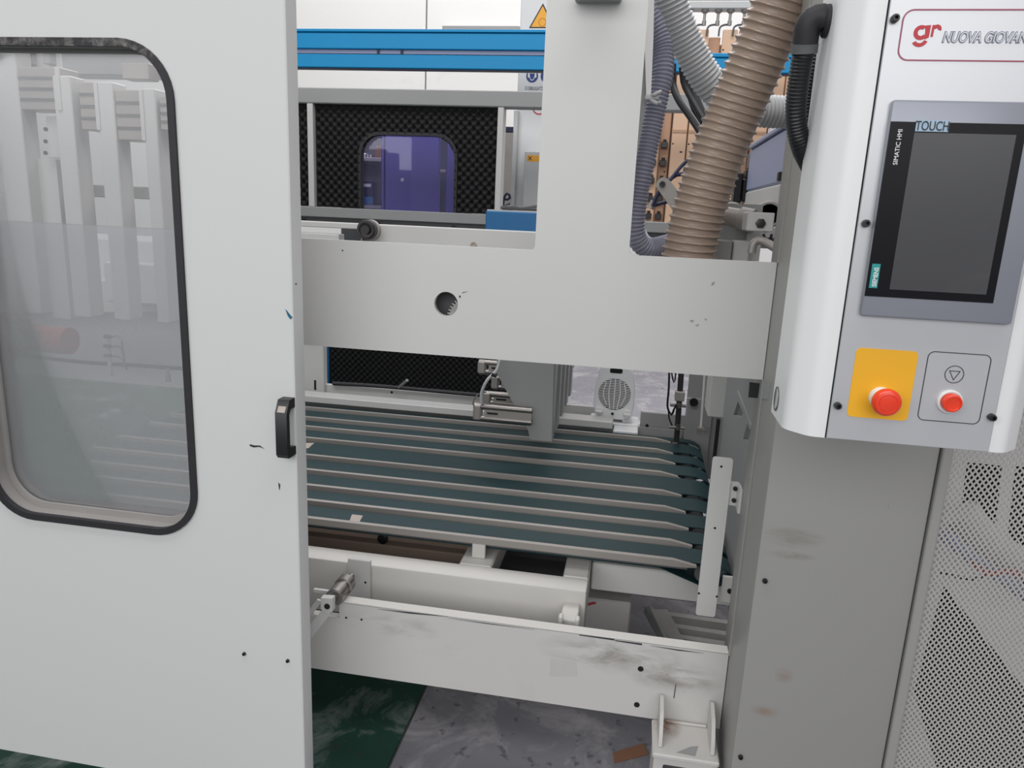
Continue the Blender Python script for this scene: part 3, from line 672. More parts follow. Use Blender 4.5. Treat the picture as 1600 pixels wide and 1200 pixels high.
# strap plate and small clamp in front of the base beam
sY = 1.648
sp_ = thing('strap_plate', 'upright pale strap plate with two holes before the base beam', 'plate', tuple(W(560, 935, Y=sY)))
a = W(543, 873, Y=sY); b = W(578, 877, Y=sY)
part('plate', MB().box(a.x, b.x, sY, sY + .012, .335, a.z, .0015), M['paint'], sp_)
for px, py in ((548, 907), (571, 910)): hole_mark(sp_, px, py, sY, .003)
q = W(890, 972, Y=1.60)
sc_ = thing('clamp_block', 'small white welded clamp block behind the lower rail', 'clamp', (q.x, 1.60, rz1 - .06))
part('block', MB().box(WX(876, 970, 1.6), WX(903, 970, 1.6), 1.58, 1.6625, rz1 - .06, WZ(890, 962, 1.6), .003), M['top'], sc_)
part('ear', MB().box(WX(873, 966, 1.57), WX(880, 966, 1.57), 1.56, 1.579, rz1 - .03, WZ(876, 960, 1.57), .003), M['top'], sc_)
part('ear', MB().box(WX(899, 968, 1.57), WX(906, 968, 1.57), 1.56, 1.579, rz1 - .03, WZ(900, 964, 1.57), .003), M['top'], sc_)

# lever with roller at the rail's left end
LY = 1.455
lv = thing('roller_lever', 'pale double lever arm with steel roller beside the door edge', 'lever', tuple(W(510, 960, Y=LY)))
c0 = W(514, 944, Y=LY)
bx = [XZ(504, 931, LY), XZ(522, 932, LY), XZ(522, 952, LY), XZ(514, 956, LY), XZ(504, 948, LY)]
part('block', MB().prism([bx], 'Y', LY - .01, LY + .006), M['paint'], lv)
part('bolt_hole', MB().lathe((c0.x, LY - .0102, c0.z), (0, -1, 0), [(.007, 0), (.007, .0012), (.005, .0012), (.005, .0004), (0, .0004)], 18), M['black'], lv)
part('arm', MB().prism([[XZ(508, 947, LY), XZ(519, 956, LY), XZ(470, 1018, LY), XZ(462, 1004, LY)]], 'Y', LY - .008, LY + .004), M['paint'], lv)
part('arm', MB().prism([[XZ(496, 936, LY + .05), XZ(504, 938, LY + .05), XZ(470, 985, LY + .05), XZ(464, 975, LY + .05)]], 'Y', LY + .046, LY + .052).box(c0.x - .06, c0.x - .013, LY + .048, LY + .056, c0.z - .004, c0.z + .004), M['paint'], lv)
ro = part('roller', MB().lathe((c0.x, LY + .007, c0.z), (0, 1, 0), [(.009, 0), (.009, .02), (.018, .021), (.021, .024), (.021, .060), (.0175, .063), (.0175, .074), (.0225, .076), (.0225, .100), (.018, .102), (.009, .102), (.009, .13)], 28), M['steel'], lv, 'steel roller with ring grooves')

# foot bracket
fY0, fY1 = 1.385, 1.4985
fz = WZ(1060, 1128, BY)
ft = thing('foot_bracket', 'chipped white welded foot bracket below the lower rail', 'foot', (.17, 1.45, 0))
q = W(1042, 1133, Z=fz)
stains(M['dirty'], [((q.x - .17, q.y - 1.45, fz), (.035, .05, .03))], (128, 92, 70), scale=40, stretch=(1, 1, 1), lo=.3, hi=.55, amount=.85)
fx0_, fx1_ = WX(1019, 1150, 1.44), WX(1121, 1165, 1.44)
part('top_plate', MB().box(fx0_, fx1_, fY0, fY1, fz - .012, fz, .003), M['dirty'], ft)
ch = [(fY0 + .02, fz + .0005), (fY0 + .03, fz + .03), (fY0 + .055, fz + .06), (fY1 - .012, fz + .072), (fY1, fz + .066), (fY1, fz + .0005)]
for xx in (fx0_ + .012, fx1_ - .018):
    part('cheek', MB().prism([rounded(ch, [.003, .01, .01, .006, .003, 0])], 'X', xx, xx + .008), M['dirty'], ft)
part('weld', MB().tube([(fx0_ + .03, fY1 - .004, fz + .003), (fx0_ + .055, fY1 - .005, fz + .003), (fx1_ - .02, fY1 - .004, fz + .003)], .0035, 8, .006), M['dirty'], ft)
fp = [(fx0_ + .004, .0), (fx1_ - .004, .0), (fx1_ - .004, fz - .0125), (fx0_ + .004, fz - .0125)]
part('front_plate', MB().prism([fp, rrect(fx0_ + .024, fx1_ - .024, .06, fz - .026, .004)], 'Y', fY0 + .004, fY0 + .012), M['dirty'], ft)
part('back_plate', MB().box(fx0_ + .004, fx1_ - .004, fY1 - .012, fY1 - .002, 0, fz - .0125), M['dgrey'], ft)
part('side_plate', MB().box(fx0_ + .004, fx0_ + .012, fY0 + .0125, fY1 - .0125, 0, fz - .0125), M['dirty'], ft)
q1 = [tuple(W(a, b, Z=fz).xy) for a, b in ((1057, 1176), (1079, 1167), (1091, 1166), (1086, 1182))]
part('bare_metal_patch', MB().prism([q1], 'Z', fz, fz + .0006), M['grey'], ft)

# tall strap plate near the column
TY = 1.615
tp = thing('tall_strap', 'tall narrow white plate with small holes before the belt noses', 'plate', tuple(W(1105, 960, Y=TY)))
ta = W(1114, 714, Y=TY); tb = W(1146, 717, Y=TY); tcz = WZ(1105, 963, TY)
part('plate', MB().prism([rrect(ta.x, tb.x, tcz, ta.z, .006)], 'Y', TY, TY + .006), M['paint'], tp)
for px, py in ((1127, 729), (1117, 825), (1092, 927), (1120, 932)): hole_mark(tp, px, py, TY, .0026)
bz = WZ(1150, 770, TY)
part('bracket', MB().box(tb.x - .01, CX - .0005, TY + .0065, TY + .02, bz - .035, bz + .02, .002).box(CX - .006, CX - .0005, 1.581, TY + .006, bz - .035, bz + .02), M['paint'], tp)
for dz in (-.02, .008): part('bolt', MB().lathe((tb.x + .012, TY + .0062, bz + dz), (0, -1, 0), [(.005, 0), (.005, .005), (0, .005)], 12), M['black'], tp)
part('lower_tab', MB().box(WX(1125, 945, TY + .03), CX + .03, TY + .03, TY + .04, WZ(1120, 940, TY + .03), WZ(1120, 900, TY + .03), .001), M['paint'], tp)
q = W(1140, 923, Y=TY + .03)
part('bolt', MB().lathe((q.x, TY + .0298, q.z), (0, -1, 0), [(.006, 0), (.006, .004), (0, .004)], 14), M['black'], tp)

# floor frames under the belts
pf = thing('floor_frame', 'low white slatted frame lying on the floor beneath the belts', 'frame', tuple(W(1090, 985, Z=.10)))
z_ = .12
def fpt(px, py): v = W(px, py, Z=z_); return Vector((v.x, v.y))
def bar(name, a, b, wdt, z0, z1, m_, par):
    a = Vector(a); b = Vector(b); d = (b - a).normalized(); n_ = Vector((-d.y, d.x)) * wdt / 2
    return part(name, MB().prism([[tuple(a + n_), tuple(b + n_), tuple(b - n_), tuple(a - n_)]], 'Z', z0, z1), m_, par)
bar('long_bar', fpt(1030, 952), fpt(1060, 1012), .06, .06, z_, M['top'], pf)
for (a, b) in (((1045, 957), (1150, 972)), ((1052, 975), (1150, 990)), ((1060, 992), (1150, 1006))):
    bar('slat', fpt(*a), fpt(*b), .024, .07, z_ - .004, M['top'], pf)
lb = solo('leaning_bar', MB().sweep([W(1014, 955, Z=.09), W(1035, 990, Z=.10), W(1052, 1015, Z=.10)], lambda s, t: .02, 8, .05), M['grey'], 'grey bar lying beside the low slatted frame', 'bar')

# cardboard scrap and bit of tape
q = [tuple(W(a, b, Z=0).xy) for a, b in ((958, 1178), (1005, 1163), (1013, 1180), (960, 1193))]
solo('cardboard_scrap', MB().prism([q], 'Z', .001, .004), M['card'], 'torn brown cardboard scrap on the concrete by the foot bracket', 'cardboard')
q = [XZ(919, 943, 1.655), XZ(930, 941, 1.655), XZ(931, 944, 1.655), XZ(921, 947, 1.655)]
solo('red_thread', MB().tube([W(919, 945, Y=1.9), W(925, 943, Y=1.9), W(931, 942, Y=1.9)], .003, 6, .006), M['logored'], 'short red thread on the pale pedestal end', 'thread')

# ================================================================== REAR LEDGE, FAN, ROD
lz1_, lz0_ = .636, .606
le = thing('rear_ledge', 'pale grey ledge running behind the green belts', 'machine frame', (-.5, 2.94, .5))
part('ledge', MB().box(-1.9, WX(957, 665, 2.9), 2.9, 2.982, lz0_, lz1_, .003), M['paint'], le)
part('ledge_web', MB().box(-1.9, WX(1066, 665, 2.99), 2.99, 3.0, .45, .60), M['grey'], le)
part('back_strip', MB().box(WX(470, 600, 3.16), WX(955, 640, 3.16), 3.16, 3.18, lz1_ - .06, WZ(600, 608, 3.16), .002), M['paint'], le)
part('upright', MB().box(WX(462, 570, 3.15), WX(507, 570, 3.15), 3.14, 3.18, lz1_ - .06, 1.3, .002), M['paint'], le)
part('slot', MB().box(WX(491, 600, 3.14), WX(494, 600, 3.14), 3.1385, 3.1399, WZ(492, 609, 3.14), WZ(492, 594, 3.14)), M['void'], le)
part('black_trim', MB().tube([W(520, 599, Y=3.15), W(600, 604, Y=3.15), W(757, 618, Y=3.15)], .009, 8, .05), M['rubber'], le)
hole_mark(le, 612, 613, 3.16, .006)
part('pin', MB().cyl(W(622, 606, Y=3.15), W(636, 594, Y=3.02), .006, seg=10), M['alu'], le)
pl = thing('fan_plinth', 'white block under the fan heater behind the belts', 'block', (WX(965, 660, 3), 3.0, .5))
zp = .603
part('block', MB().box(WX(959, 660, 2.9), WX(998, 662, 2.9), 2.9, 2.985, zp - .05, zp, .003).box(WX(920, 660, 3.0), WX(998, 662, 3.0), 3.0005, 3.14, zp - .05, zp, .003), M['fan'], pl)
dp = thing('rear_plate', 'dark grey low rear plate right of the fan heater', 'plate', (WX(1030, 670, 3.02), 3.02, .45))
part('plate', MB().box(WX(1000, 660, 3.02), WX(1072, 660, 3.02), 3.015, 3.03, .45, WZ(1025, 645, 3.02), .002), M['grey'], dp)
hole_mark(dp, 1011, 665, 3.015, .007, 'bolt')

FYn = 3.02
fn = thing('fan_heater', 'white fan heater with round grille and two knobs behind belts', 'fan heater', (WX(958, 655, FYn), FYn + .06, zp))
fc = XZ(960, 616, FYn)
zb0 = zp + .012; kx = .165 / 62
def fo(s):
    pts = [(-20, 0), (-30, 7), (-34, 24), (-34, 48), (-31, 66), (-27, 82), (-18, 95), (18, 95), (27, 82), (31, 66), (34, 48), (34, 24), (30, 7), (20, 0)]
    return rounded([(fc[0] + a * kx * .93 * s, zb0 + b * kx * (.95 if s == 1 else .93) + (0 if s == 1 else .004)) for a, b in pts], .014, 4)
gR = 25.5 * kx
part('body', MB().prism([fo(1)], 'Y', FYn + .004, FYn + .11), M['fan'], fn)
part('face', MB().prism([fo(.97), circ(fc[0], fc[1], gR, 36)], 'Y', FYn - .004, FYn + .0035), M['fan'], fn)
part('fan_cavity', MB().prism([circ(fc[0], fc[1], gR * .99, 32)], 'Y', FYn + .0025, FYn + .0038), M['void'], fn)
g = MB()
for k in range(-9, 10):
    z = k * gR / 9.6; h = math.sqrt(max(gR * gR - z * z, 0)); n = 10
    P = []
    for s in range(n + 1):
        xx = -h + 2 * h * s / n; P.append((fc[0] + xx, FYn - .002, fc[1] + z + .008 * (1 - (xx / gR) ** 2) - .004))
    if h > .02: g.tube(P, .0017, 5, .012)
for k in (-2, -1, 0, 1, 2):
    xx = k * gR / 2.9; h = math.sqrt(gR * gR - xx * xx)
    g.tube([(fc[0] + xx * .8, FYn - .003, fc[1] + h), (fc[0] + xx, FYn - .003, fc[1]), (fc[0] + xx * .6, FYn - .003, fc[1] - h)], .002, 5, .02)
part('grille', g, M['white'], fn, stuff=True)
for px, py in ((936, 641), (980, 646)):
    q = W(px, py, Y=FYn)
    kn = part('knob', MB().lathe((q.x, FYn - .0042, q.z), (0, -1, 0), [(.019, 0), (.019, .003), (.0165, .004), (.0155, .014), (0, .015)], 24), M['white'], fn)
    part('knob_ridge', MB().box(q.x - .014, q.x + .014, FYn - .025, FYn - .019, q.z - .003, q.z + .003, .001), M['fan'], kn)
q = W(957, 646, Y=FYn)
part('indicator', MB().lathe((q.x, FYn - .0042, q.z), (0, -1, 0), [(.006, 0), (.006, .003), (0, .003)], 14), M['black'], fn)
q = W(963, 580, Y=FYn)
part('handle_recess', MB().prism([rrect(q.x - .026, q.x + .026, q.z - .008, q.z + .012, .007)], 'Y', FYn - .0045, FYn - .0038), M['void'], fn)
for s in (-1, 1): part('foot', MB().box(fc[0] + s * .06 - .02, fc[0] + s * .06 + .02, FYn + .01, FYn + .1, zp + .0005, zb0), M['fan'], fn)

rY = 2.82
rd = thing('sensor_rod', 'upright steel rod with clamps and black cable behind belts', 'rod', tuple(W(1058, 690, Y=rY)))
part('rod', MB().cyl(W(1066, 560, Y=rY), W(1057, 690, Y=rY), .011, seg=14), M['dsteel'], rd)
q = W(1062, 618, Y=rY)
part('clamp_cube', MB().box(q.x - .018, q.x + .018, rY - .02, rY + .02, q.z - .019, q.z + .019, .003), M['dullalu'], rd)
for px, py in ((1059, 632), (1057, 666)):
    q = W(px, py, Y=rY)
    part('cross_clamp', MB().cyl((q.x - .03, rY - .015, q.z), (q.x + .03, rY - .015, q.z), .006, seg=10).cyl((q.x + .006, rY - .016, q.z - .009), (q.x + .006, rY - .016, q.z + .012), .009, seg=12), M['steel'], rd)
part('cable', MB().tube([W(1046, 560, Y=rY), W(1045, 605, Y=rY), W(1043, 635, Y=rY), W(1049, 648, Y=rY), W(1053, 640, Y=rY - .02), W(1057, 632, Y=rY - .02)], .004, 8, .012)
     .tube([W(1047, 570, Y=rY), W(1053, 598, Y=rY), W(1056, 580, Y=rY), W(1056, 560, Y=rY)], .003, 8, .012).tube([W(1044, 638, Y=rY), W(1046, 655, Y=rY), W(1052, 668, Y=rY)], .003, 8, .012), M['black'], rd)

# ================================================================== GUSSET RACK WITH CYLINDERS
gr = thing('gusset_rack', 'row of hanging grey tapered gusset plates with pneumatic cylinders', 'machine part', tuple(W(845, 690, Y=2.4)))
gy = 2.40
gpoly = [XZ(776, 520, gy), XZ(777, 585, gy), XZ(825, 672, gy), XZ(828, 687, gy), XZ(862, 690, gy), XZ(867, 520, gy)]
base_plate = None
for k in range(5):
    yy = gy + .165 * k
    part('gusset_plate', MB().prism([gpoly], 'Y', yy, yy + .01).box(gpoly[4][0] - .008, gpoly[4][0], yy + .01, yy + .07, gpoly[4][1], gpoly[5][1]), M['grey'], gr)
top = gpoly[0][1]
part('hanger_bar', MB().box(gpoly[0][0], gpoly[4][0], gy, gy + .75, top + .0005, top + .05), M['grey'], gr)
def cylinder_pair(px0, px1, pyA, pyB, Y, r=.0115, m_='steel'):
    a = W(px0, pyA, Y=Y); b = W(px0, pyB, Y=Y); xe = WX(px1, pyA, Y)
    zc = (a.z + b.z) / 2
    o = part('pneumatic_cylinder', MB().cyl((a.x, Y, a.z), (xe, Y, a.z), r, seg=18).cyl((a.x, Y, b.z), (xe, Y, b.z), r, seg=18), M[m_], gr)
    part('centre_body', MB().box(a.x + .035, xe, Y - .009, Y + .009, b.z, a.z), M['dullalu'], o)
    part('end_block', MB().box(a.x - .004, a.x + .026, Y - .0135, Y + .0135, b.z - .008, a.z + .008, .006), M['dullalu'], o)
    part('slot', MB().box(a.x + .045, a.x + .082, Y - .0105, Y - .0092, zc - .002, zc + .004), M['void'], o)
cylinder_pair(742, 832, 634, 652, 2.37)
cylinder_pair(757, 812, 615, 628, 2.53)
cylinder_pair(770, 800, 590, 604, 2.70, .010)
cylinder_pair(749, 790, 566, 580, 2.44, .0105)
part('air_hose', MB().tube([W(752, 629, Y=2.355), W(753, 612, Y=2.35), W(762, 593, Y=2.345), W(775, 580, Y=2.36), W(782, 560, Y=2.37)], .0055, 10, .012), M['hosegrey'], gr)
part('air_hose', MB().tube([W(744, 640, Y=2.36), W(739, 630, Y=2.36), W(746, 617, Y=2.37), W(760, 612, Y=2.4)], .0022, 8, .012), M['dgrey'], gr)
part('hose_tie', MB().tube([W(768, 585, Y=2.338), W(776, 588, Y=2.34)], .006, 8, .006), M['black'], gr)

# ================================================================== RIGHT INTERIOR
ry = 3.0
rp = thing('end_frame', 'shaded grey end frame plates behind the column below the beam', 'machine frame', (WX(1130, 650, ry), ry, .45))
part('back_plate', MB().box(WX(1074, 620, ry), .75, ry, ry + .02, .40, 1.25), M['grey'], rp)
part('low_plate', MB().box(WX(1072, 640, ry), WX(1112, 640, ry), ry - .03, ry - .001, .45, WZ(1090, 621, ry), .002), M['grey'], rp)
q = W(1084, 628, Y=ry - .03)
part('round_boss', MB().lathe((q.x, ry - .0305, q.z), (0, -1, 0), [(.017, 0), (.017, .008), (.011, .008), (.010, .003), (0, .003)], 20), M['black'], rp)
part('thin_rod', MB().cyl(W(1103, 560, Y=2.9), W(1095, 668, Y=2.9), .0045, seg=10), M['white'], rp)
part('rod_clamp', MB().box(WX(1089, 672, 2.9), WX(1100, 672, 2.9), 2.885, 2.915, WZ(1095, 678, 2.9), WZ(1095, 667, 2.9), .002).box(WX(1089, 672, 2.9), WX(1103, 672, 2.9), 2.88, 2.884, WZ(1095, 670, 2.9), WZ(1095, 667, 2.9)), M['dullalu'], rp)
jb = [XZ(1113, 560, 2.6), XZ(1106, 652, 2.6), XZ(1140, 655, 2.6), XZ(1146, 560, 2.6)]
jb_ = solo('white_box', MB().box(WX(1109, 620, 2.6), WX(1143, 620, 2.6), 2.6, 2.75, WZ(1122, 653, 2.6), 1.25, .004), M['paint'], 'white sheet box hanging behind the column under the beam', 'box')
SX = .315
spY = [(1.6, .42), (2.45, .42), (2.45, 1.25), (1.6, 1.25)]
def sy(px, py): v = W(px, py, X=SX); return (v.y, v.z)
c1 = [sy(1153, 627), sy(1161, 645), sy(1158, 651), sy(1146, 648)]
c2 = [sy(1168, 660), sy(1174, 672), sy(1169, 688), sy(1161, 686)]
part('side_plate', MB().prism([spY, c1, c2], 'X', SX, SX + .01), M['grey'], rp)
part('diagonal_stiffener', MB().prism([[sy(1150, 612), sy(1154, 610), sy(1177, 668), sy(1174, 672)]], 'X', SX - .004, SX - .0005), M['grey'], rp)
part('dark_gap_strip', MB().box(.298, .309, 2.451, 2.47, .5, WZ(1139, 657, 2.45)), M['void'], rp)
# ================================================================== GUIDE BAR AND ROLLER (above the beam)
TYb = 2.0
gb = thing('guide_bar', 'pale guide bar with a dark track roller behind the cross beam', 'machine part', tuple(W(650, 380, Y=TYb)))
xe = -.05
part('wide_bar', MB().box(WX(578, 365, TYb), xe, TYb, TYb + .05, 1.30, WZ(700, 356, TYb), .002), M['paint'], gb)
part('thin_bar', MB().box(WX(380, 345, TYb), WX(577, 350, TYb), TYb + .01, TYb + .05, WZ(510, 356, TYb), WZ(510, 347, TYb), .002), M['paint'], gb)
part('lower_bar', MB().box(WX(380, 345, TYb), WX(527, 350, TYb), TYb + .01, TYb + .05, 1.30, WZ(500, 365, TYb), .002), M['paint'], gb)
part('support_arm', MB().box(-.18, -.06, 1.601, 1.9995, 1.305, 1.345, .003), M['grey'], gb)
q = W(570, 359, Y=TYb - .05)
part('roller_collar', MB().lathe((q.x, TYb - .0005, q.z - .002), (0, -1, 0), [(.029, 0), (.029, .016), (.020, .018), (0, .018)], 28), M['dullalu'], gb)
part('track_roller', MB().lathe((q.x, TYb - .019, q.z), (0, -1, 0), [(.024, 0), (.0265, .003), (.0265, .022), (.0235, .026), (.0185, .026), (.0180, .022), (.0120, .021), (.0115, .028), (0, .028)], 32), M['dsteel'], gb, 'dark steel track roller')
q = W(740, 383, Y=TYb)
part('bolt_ring', MB().lathe((q.x, TYb - .0004, q.z), (0, -1, 0), [(.009, 0), (.009, .003), (.006, .003), (.005, .001), (0, .001)], 18), M['beltgrey'], gb)

# ================================================================== ACOUSTIC ENCLOSURE
AY = 3.4
ax0 = WX(330, 250, AY)
ae = thing('acoustic_wall', 'grey framed enclosure wall lined with black egg-crate foam', 'enclosure', (WX(640, 250, AY), AY, 1.2))
zt0, zt1 = WZ(650, 166, AY), WZ(650, 141, AY)
xr = .95
part('top_rail', MB().box(ax0, xr, AY - .03, AY + .05, zt0, zt1, .004), M['grey'], ae)
zb1 = WZ(650, 330, AY); zb0_ = WZ(650, 346, AY)
part('bottom_rail', MB().box(ax0, xr, AY - .03, AY + .05, zb0_, zb1, .003), M['grey'], ae)
part('track_groove', MB().box(ax0, xr, AY - .01, AY + .05, zb0_ - .045, zb0_ - .0005), M['dgrey'], ae)
for px in (475, 591, 709): 
    q = W(px, 340 + (px - 475) * .06, Y=AY - .012)
    part('bolt', MB().lathe((q.x, AY - .0102, zb0_ - .022), (0, -1, 0), [(.012, 0), (.012, .008), (0, .008)], 14), M['black'], ae)
def post(px, wpx): 
    a = WX(px, 250, AY); b = WX(px + wpx, 250, AY)
    part('post', MB().box(a, b, AY - .028, AY + .04, zb1 + .0005, zt0 - .0005, .002), M['paint'], ae); return a, b
pa = post(485, 9); pb = post(777, 9)
zf0, zf1 = zb1 + .001, zt0 - .001
def foam(x0, x1, z0, z1, Y, pitch, name, parent, win=None, sub=7):
    nu = int((x1 - x0) / pitch * sub); nv = int((z1 - z0) / pitch * sub)
    def fn_(u, v):
        X = x0 + (x1 - x0) * u; Z = z0 + (z1 - z0) * v
        h = math.cos(2 * math.pi * X / pitch) * math.cos(2 * math.pi * Z / pitch)
        edge = 0 if (u in (0, 1) or v in (0, 1)) else 1
        return Vector((X, Y - .013 * h * edge, Z))
    keep = None
    if win:
        wx0, wx1, wz0, wz1, r = win
        def keep(u, v):
            X = x0 + (x1 - x0) * u; Z = z0 + (z1 - z0) * v
            if X < wx0 or X > wx1 or Z < wz0 or Z > wz1: return True
            cx = min(max(X, wx0 + r), wx1 - r); cz = min(Z, wz1 - r)
            return math.hypot(X - cx, Z - cz) > r
    return part(name, MB().quadgrid(fn_, nu, nv, keep), M['foam'], parent, closed=False, stuff=True)
wx0, wx1 = WX(565, 275, AY), WX(710, 275, AY); wz1 = WZ(640, 212, AY); wr = .105
foam(pa[1], pb[0], zf0, zf1, AY, .040, 'foam_lining', ae, (wx0, wx1, zf0 - 1, wz1, wr), 8)
foam(ax0, pa[0], zf0, zf1, AY, .040, 'foam_lining', ae, None, 8)
wl = rounded([(wx0, zf0), (wx1, zf0), (wx1, wz1), (wx0, wz1)], [0, 0, wr, wr], 10)
bl = rounded([(wx0 - .004, zf0), (wx1 + .004, zf0), (wx1 + .004, wz1 + .004), (wx0 - .004, wz1 + .004)], [0, 0, wr, wr], 10)
part('backing_sheet', MB().box(pa[1], wx0 - .001, AY + .02, AY + .03, zf0, zf1).box(wx1 + .001, pb[0], AY + .02, AY + .03, zf0, zf1).box(wx0 - .001, wx1 + .001, AY + .02, AY + .03, wz1 + .001, zf1).box(ax0, pa[0], AY + .02, AY + .03, zf0, zf1), M['foam'], ae)
win_in = rounded([(wx0, zf0), (wx1, zf0), (wx1, wz1), (wx0, wz1)], [0, 0, wr, wr], 10)
win_out = rounded([(wx0 - .014, zf0), (wx1 + .014, zf0), (wx1 + .014, wz1 + .014), (wx0 - .014, wz1 + .014)], [0, 0, wr + .012, wr + .012], 10)
part('window_seal', MB().prism([[win_in[0]] + win_in[:0:-1] + [win_out[1]] + win_out[2:] + [win_out[0]]], 'Y', AY - .008, AY + .03), M['rubber'], ae, 'black seal around the rounded window')
part('window_pane', MB().box(wx0 - .02, wx1 + .02, AY + .032, AY + .036, zf0, wz1 + .02), M['tint'], ae, 'faintly violet window pane')

# things seen through that window
vc = thing('violet_locker', 'violet-blue locker seen through the foam wall window', 'locker', (WX(645, 300, 5), 5.2, 0))
vz1 = WZ(640, 190, 5.0)
part('door_panel', MB().box(WX(601, 270, 5), WX(686, 270, 5), 5.0, 5.03, .9, vz1, .006), M['violet'], vc)
part('narrow_panel', MB().box(WX(697, 270, 5), WX(718, 270, 5), 5.0, 5.03, .9, vz1, .006), M['violet'], vc)
part('edge_panel', MB().box(WX(597, 270, 5) , WX(600.5, 270, 5), 4.99, 5.4, .9, vz1, .003), M['violet'], vc)
part('locker_back', MB().box(WX(601, 270, 5), WX(718, 270, 5), 5.40, 5.43, 0, vz1), M['dgrey'], vc)
part('inner_shelf', MB().box(WX(687, 270, 5), WX(696.5, 270, 5), 5.0, 5.39, WZ(692, 270, 5), WZ(692, 265, 5), .003), M['dullalu'], vc)
part('plinth', MB().box(WX(601, 270, 5), WX(718, 270, 5), 5.0, 5.39, 0, .895), M['violet'], vc)
q = W(629, 281, Y=5)
part('lock', MB().lathe((q.x, 4.9995, q.z), (0, -1, 0), [(.012, 0), (.012, .006), (0, .007)], 12), M['white'], vc)
sh_ = thing('storage_rack', 'grey storage rack with shelves left of the violet locker', 'shelf', (WX(575, 300, 5.2), 5.3, 0))
s0, s1 = WX(556, 270, 5.1), WX(596, 270, 5.1)
part('back_panel', MB().box(s0 - .3, s1, 5.55, 5.57, 0, WZ(575, 205, 5.5)), M['dgrey'], sh_)
for py in (249, 323): part('shelf_board', MB().box(s0 - .2, s1, 5.1, 5.54, WZ(575, py + 3, 5.1), WZ(575, py - 3, 5.1), .003), M['dullalu'], sh_)
part('side_post', MB().box(WX(565, 270, 5.1), WX(567, 270, 5.1), 5.08, 5.099, 0, 2.2), M['dullalu'], sh_)
zs = WZ(575, 246, 5.1); zs2 = WZ(575, 320, 5.1)
a = WX(586.5, 240, 5.15); b = WX(596, 240, 5.15)
solo('carton', MB().box(a, b, 5.15, 5.3, zs + .0005, zs + .085, .002), M['card'], 'small brown and white carton on the upper rack shelf', 'box')
solo('metal_parts', MB().box(WX(567, 240, 5.2), WX(572, 240, 5.2), 5.2, 5.28, zs + .0005, zs + .035, .006).cyl((WX(575, 240, 5.2), 5.2, zs + .0005), (WX(575, 240, 5.2), 5.2, zs + .03), .014, seg=12).cyl((WX(580, 240, 5.2), 5.2, zs + .0005), (WX(580, 240, 5.2), 5.2, zs + .025), .02, seg=12), M['alu'], 'small loose metal parts on the upper rack shelf', 'hardware', kind=None)
bn = thing('blue_bin', 'blue storage bin with a white label on the lower rack shelf', 'bin', (WX(575, 310, 5.12), 5.2, zs2))
part('bin_body', MB().box(WX(567, 310, 5.13), WX(584, 310, 5.13), 5.13, 5.35, zs2 + .0005, zs2 + .16, .004), M['navy'], bn)
part('bin_front', MB().box(WX(567.5, 310, 5.12), WX(583, 310, 5.12), 5.12, 5.1295, zs2 + .002, zs2 + .055, .002), M['dblue'], bn)
part('label', MB().box(WX(567.5, 289, 5.118), WX(579, 289, 5.118), 5.126, 5.1295, WZ(573, 292, 5.12), WZ(573, 287, 5.12)), M['white'], bn)

# lower foam wall farther back
LYf = 4.5
lf = thing('low_foam_wall', 'black egg-crate foam wall visible below the cross beam', 'enclosure', (WX(630, 580, LYf), LYf, 0))
fx0_, fx1_ = WX(516, 580, LYf), WX(800, 600, LYf)
foam(fx0_, fx1_, .18, 1.05, LYf, .040, 'foam_lining', lf, None, 7)
part('backing_sheet', MB().box(fx0_, fx1_ + .05, LYf + .02, LYf + .05, 0, 1.05), M['void'], lf)
part('blue_edge', MB().box(WX(508, 580, LYf) - .03, fx0_ - .001, LYf - .02, LYf + .05, 0, 1.1, .004), M['dblue'], lf, 'blue edge post')
part('bottom_rail', MB().box(fx0_, fx1_, LYf - .02, LYf + .05, 0, .179, .004), M['dgrey'], lf)

# blue sheet box on the enclosure rail
q0 = W(758, 355, Y=3.0); q1 = W(838, 334, Y=3.0)
bb = thing('blue_box', 'small blue sheet-metal box beside the upright post', 'box', (q0.x, 3.1, q0.z))
part('box_body', MB().box(q0.x, WX(850, 345, 3.0), 3.0, 3.25, 1.28, WZ(800, 331, 3.0), .004), M['dblue'], bb)
part('box_lid', MB().box(q0.x + .004, WX(849, 345, 3.0), 3.01, 3.24, WZ(800, 331, 3.0) + .0003, WZ(800, 331, 3.0) + .006), M['paint'], bb)
zl = WZ(800, 331, 3.0) + .0065
solo('cable_bundle', MB().tube([(q0.x + .05, 3.08, zl + .008), (q0.x + .09, 3.05, zl + .014), (q0.x + .13, 3.08, zl + .010), (q0.x + .2, 3.10, zl + .022), (q0.x + .27, 3.12, zl + .03)], .007, 8, .015)
     .tube([(q0.x + .06, 3.12, zl + .008), (q0.x + .12, 3.12, zl + .008), (q0.x + .25, 3.14, zl + .008)], .007, 8, .015), M['dgrey'], 'grey cables lying on top of the small blue box', 'cable')

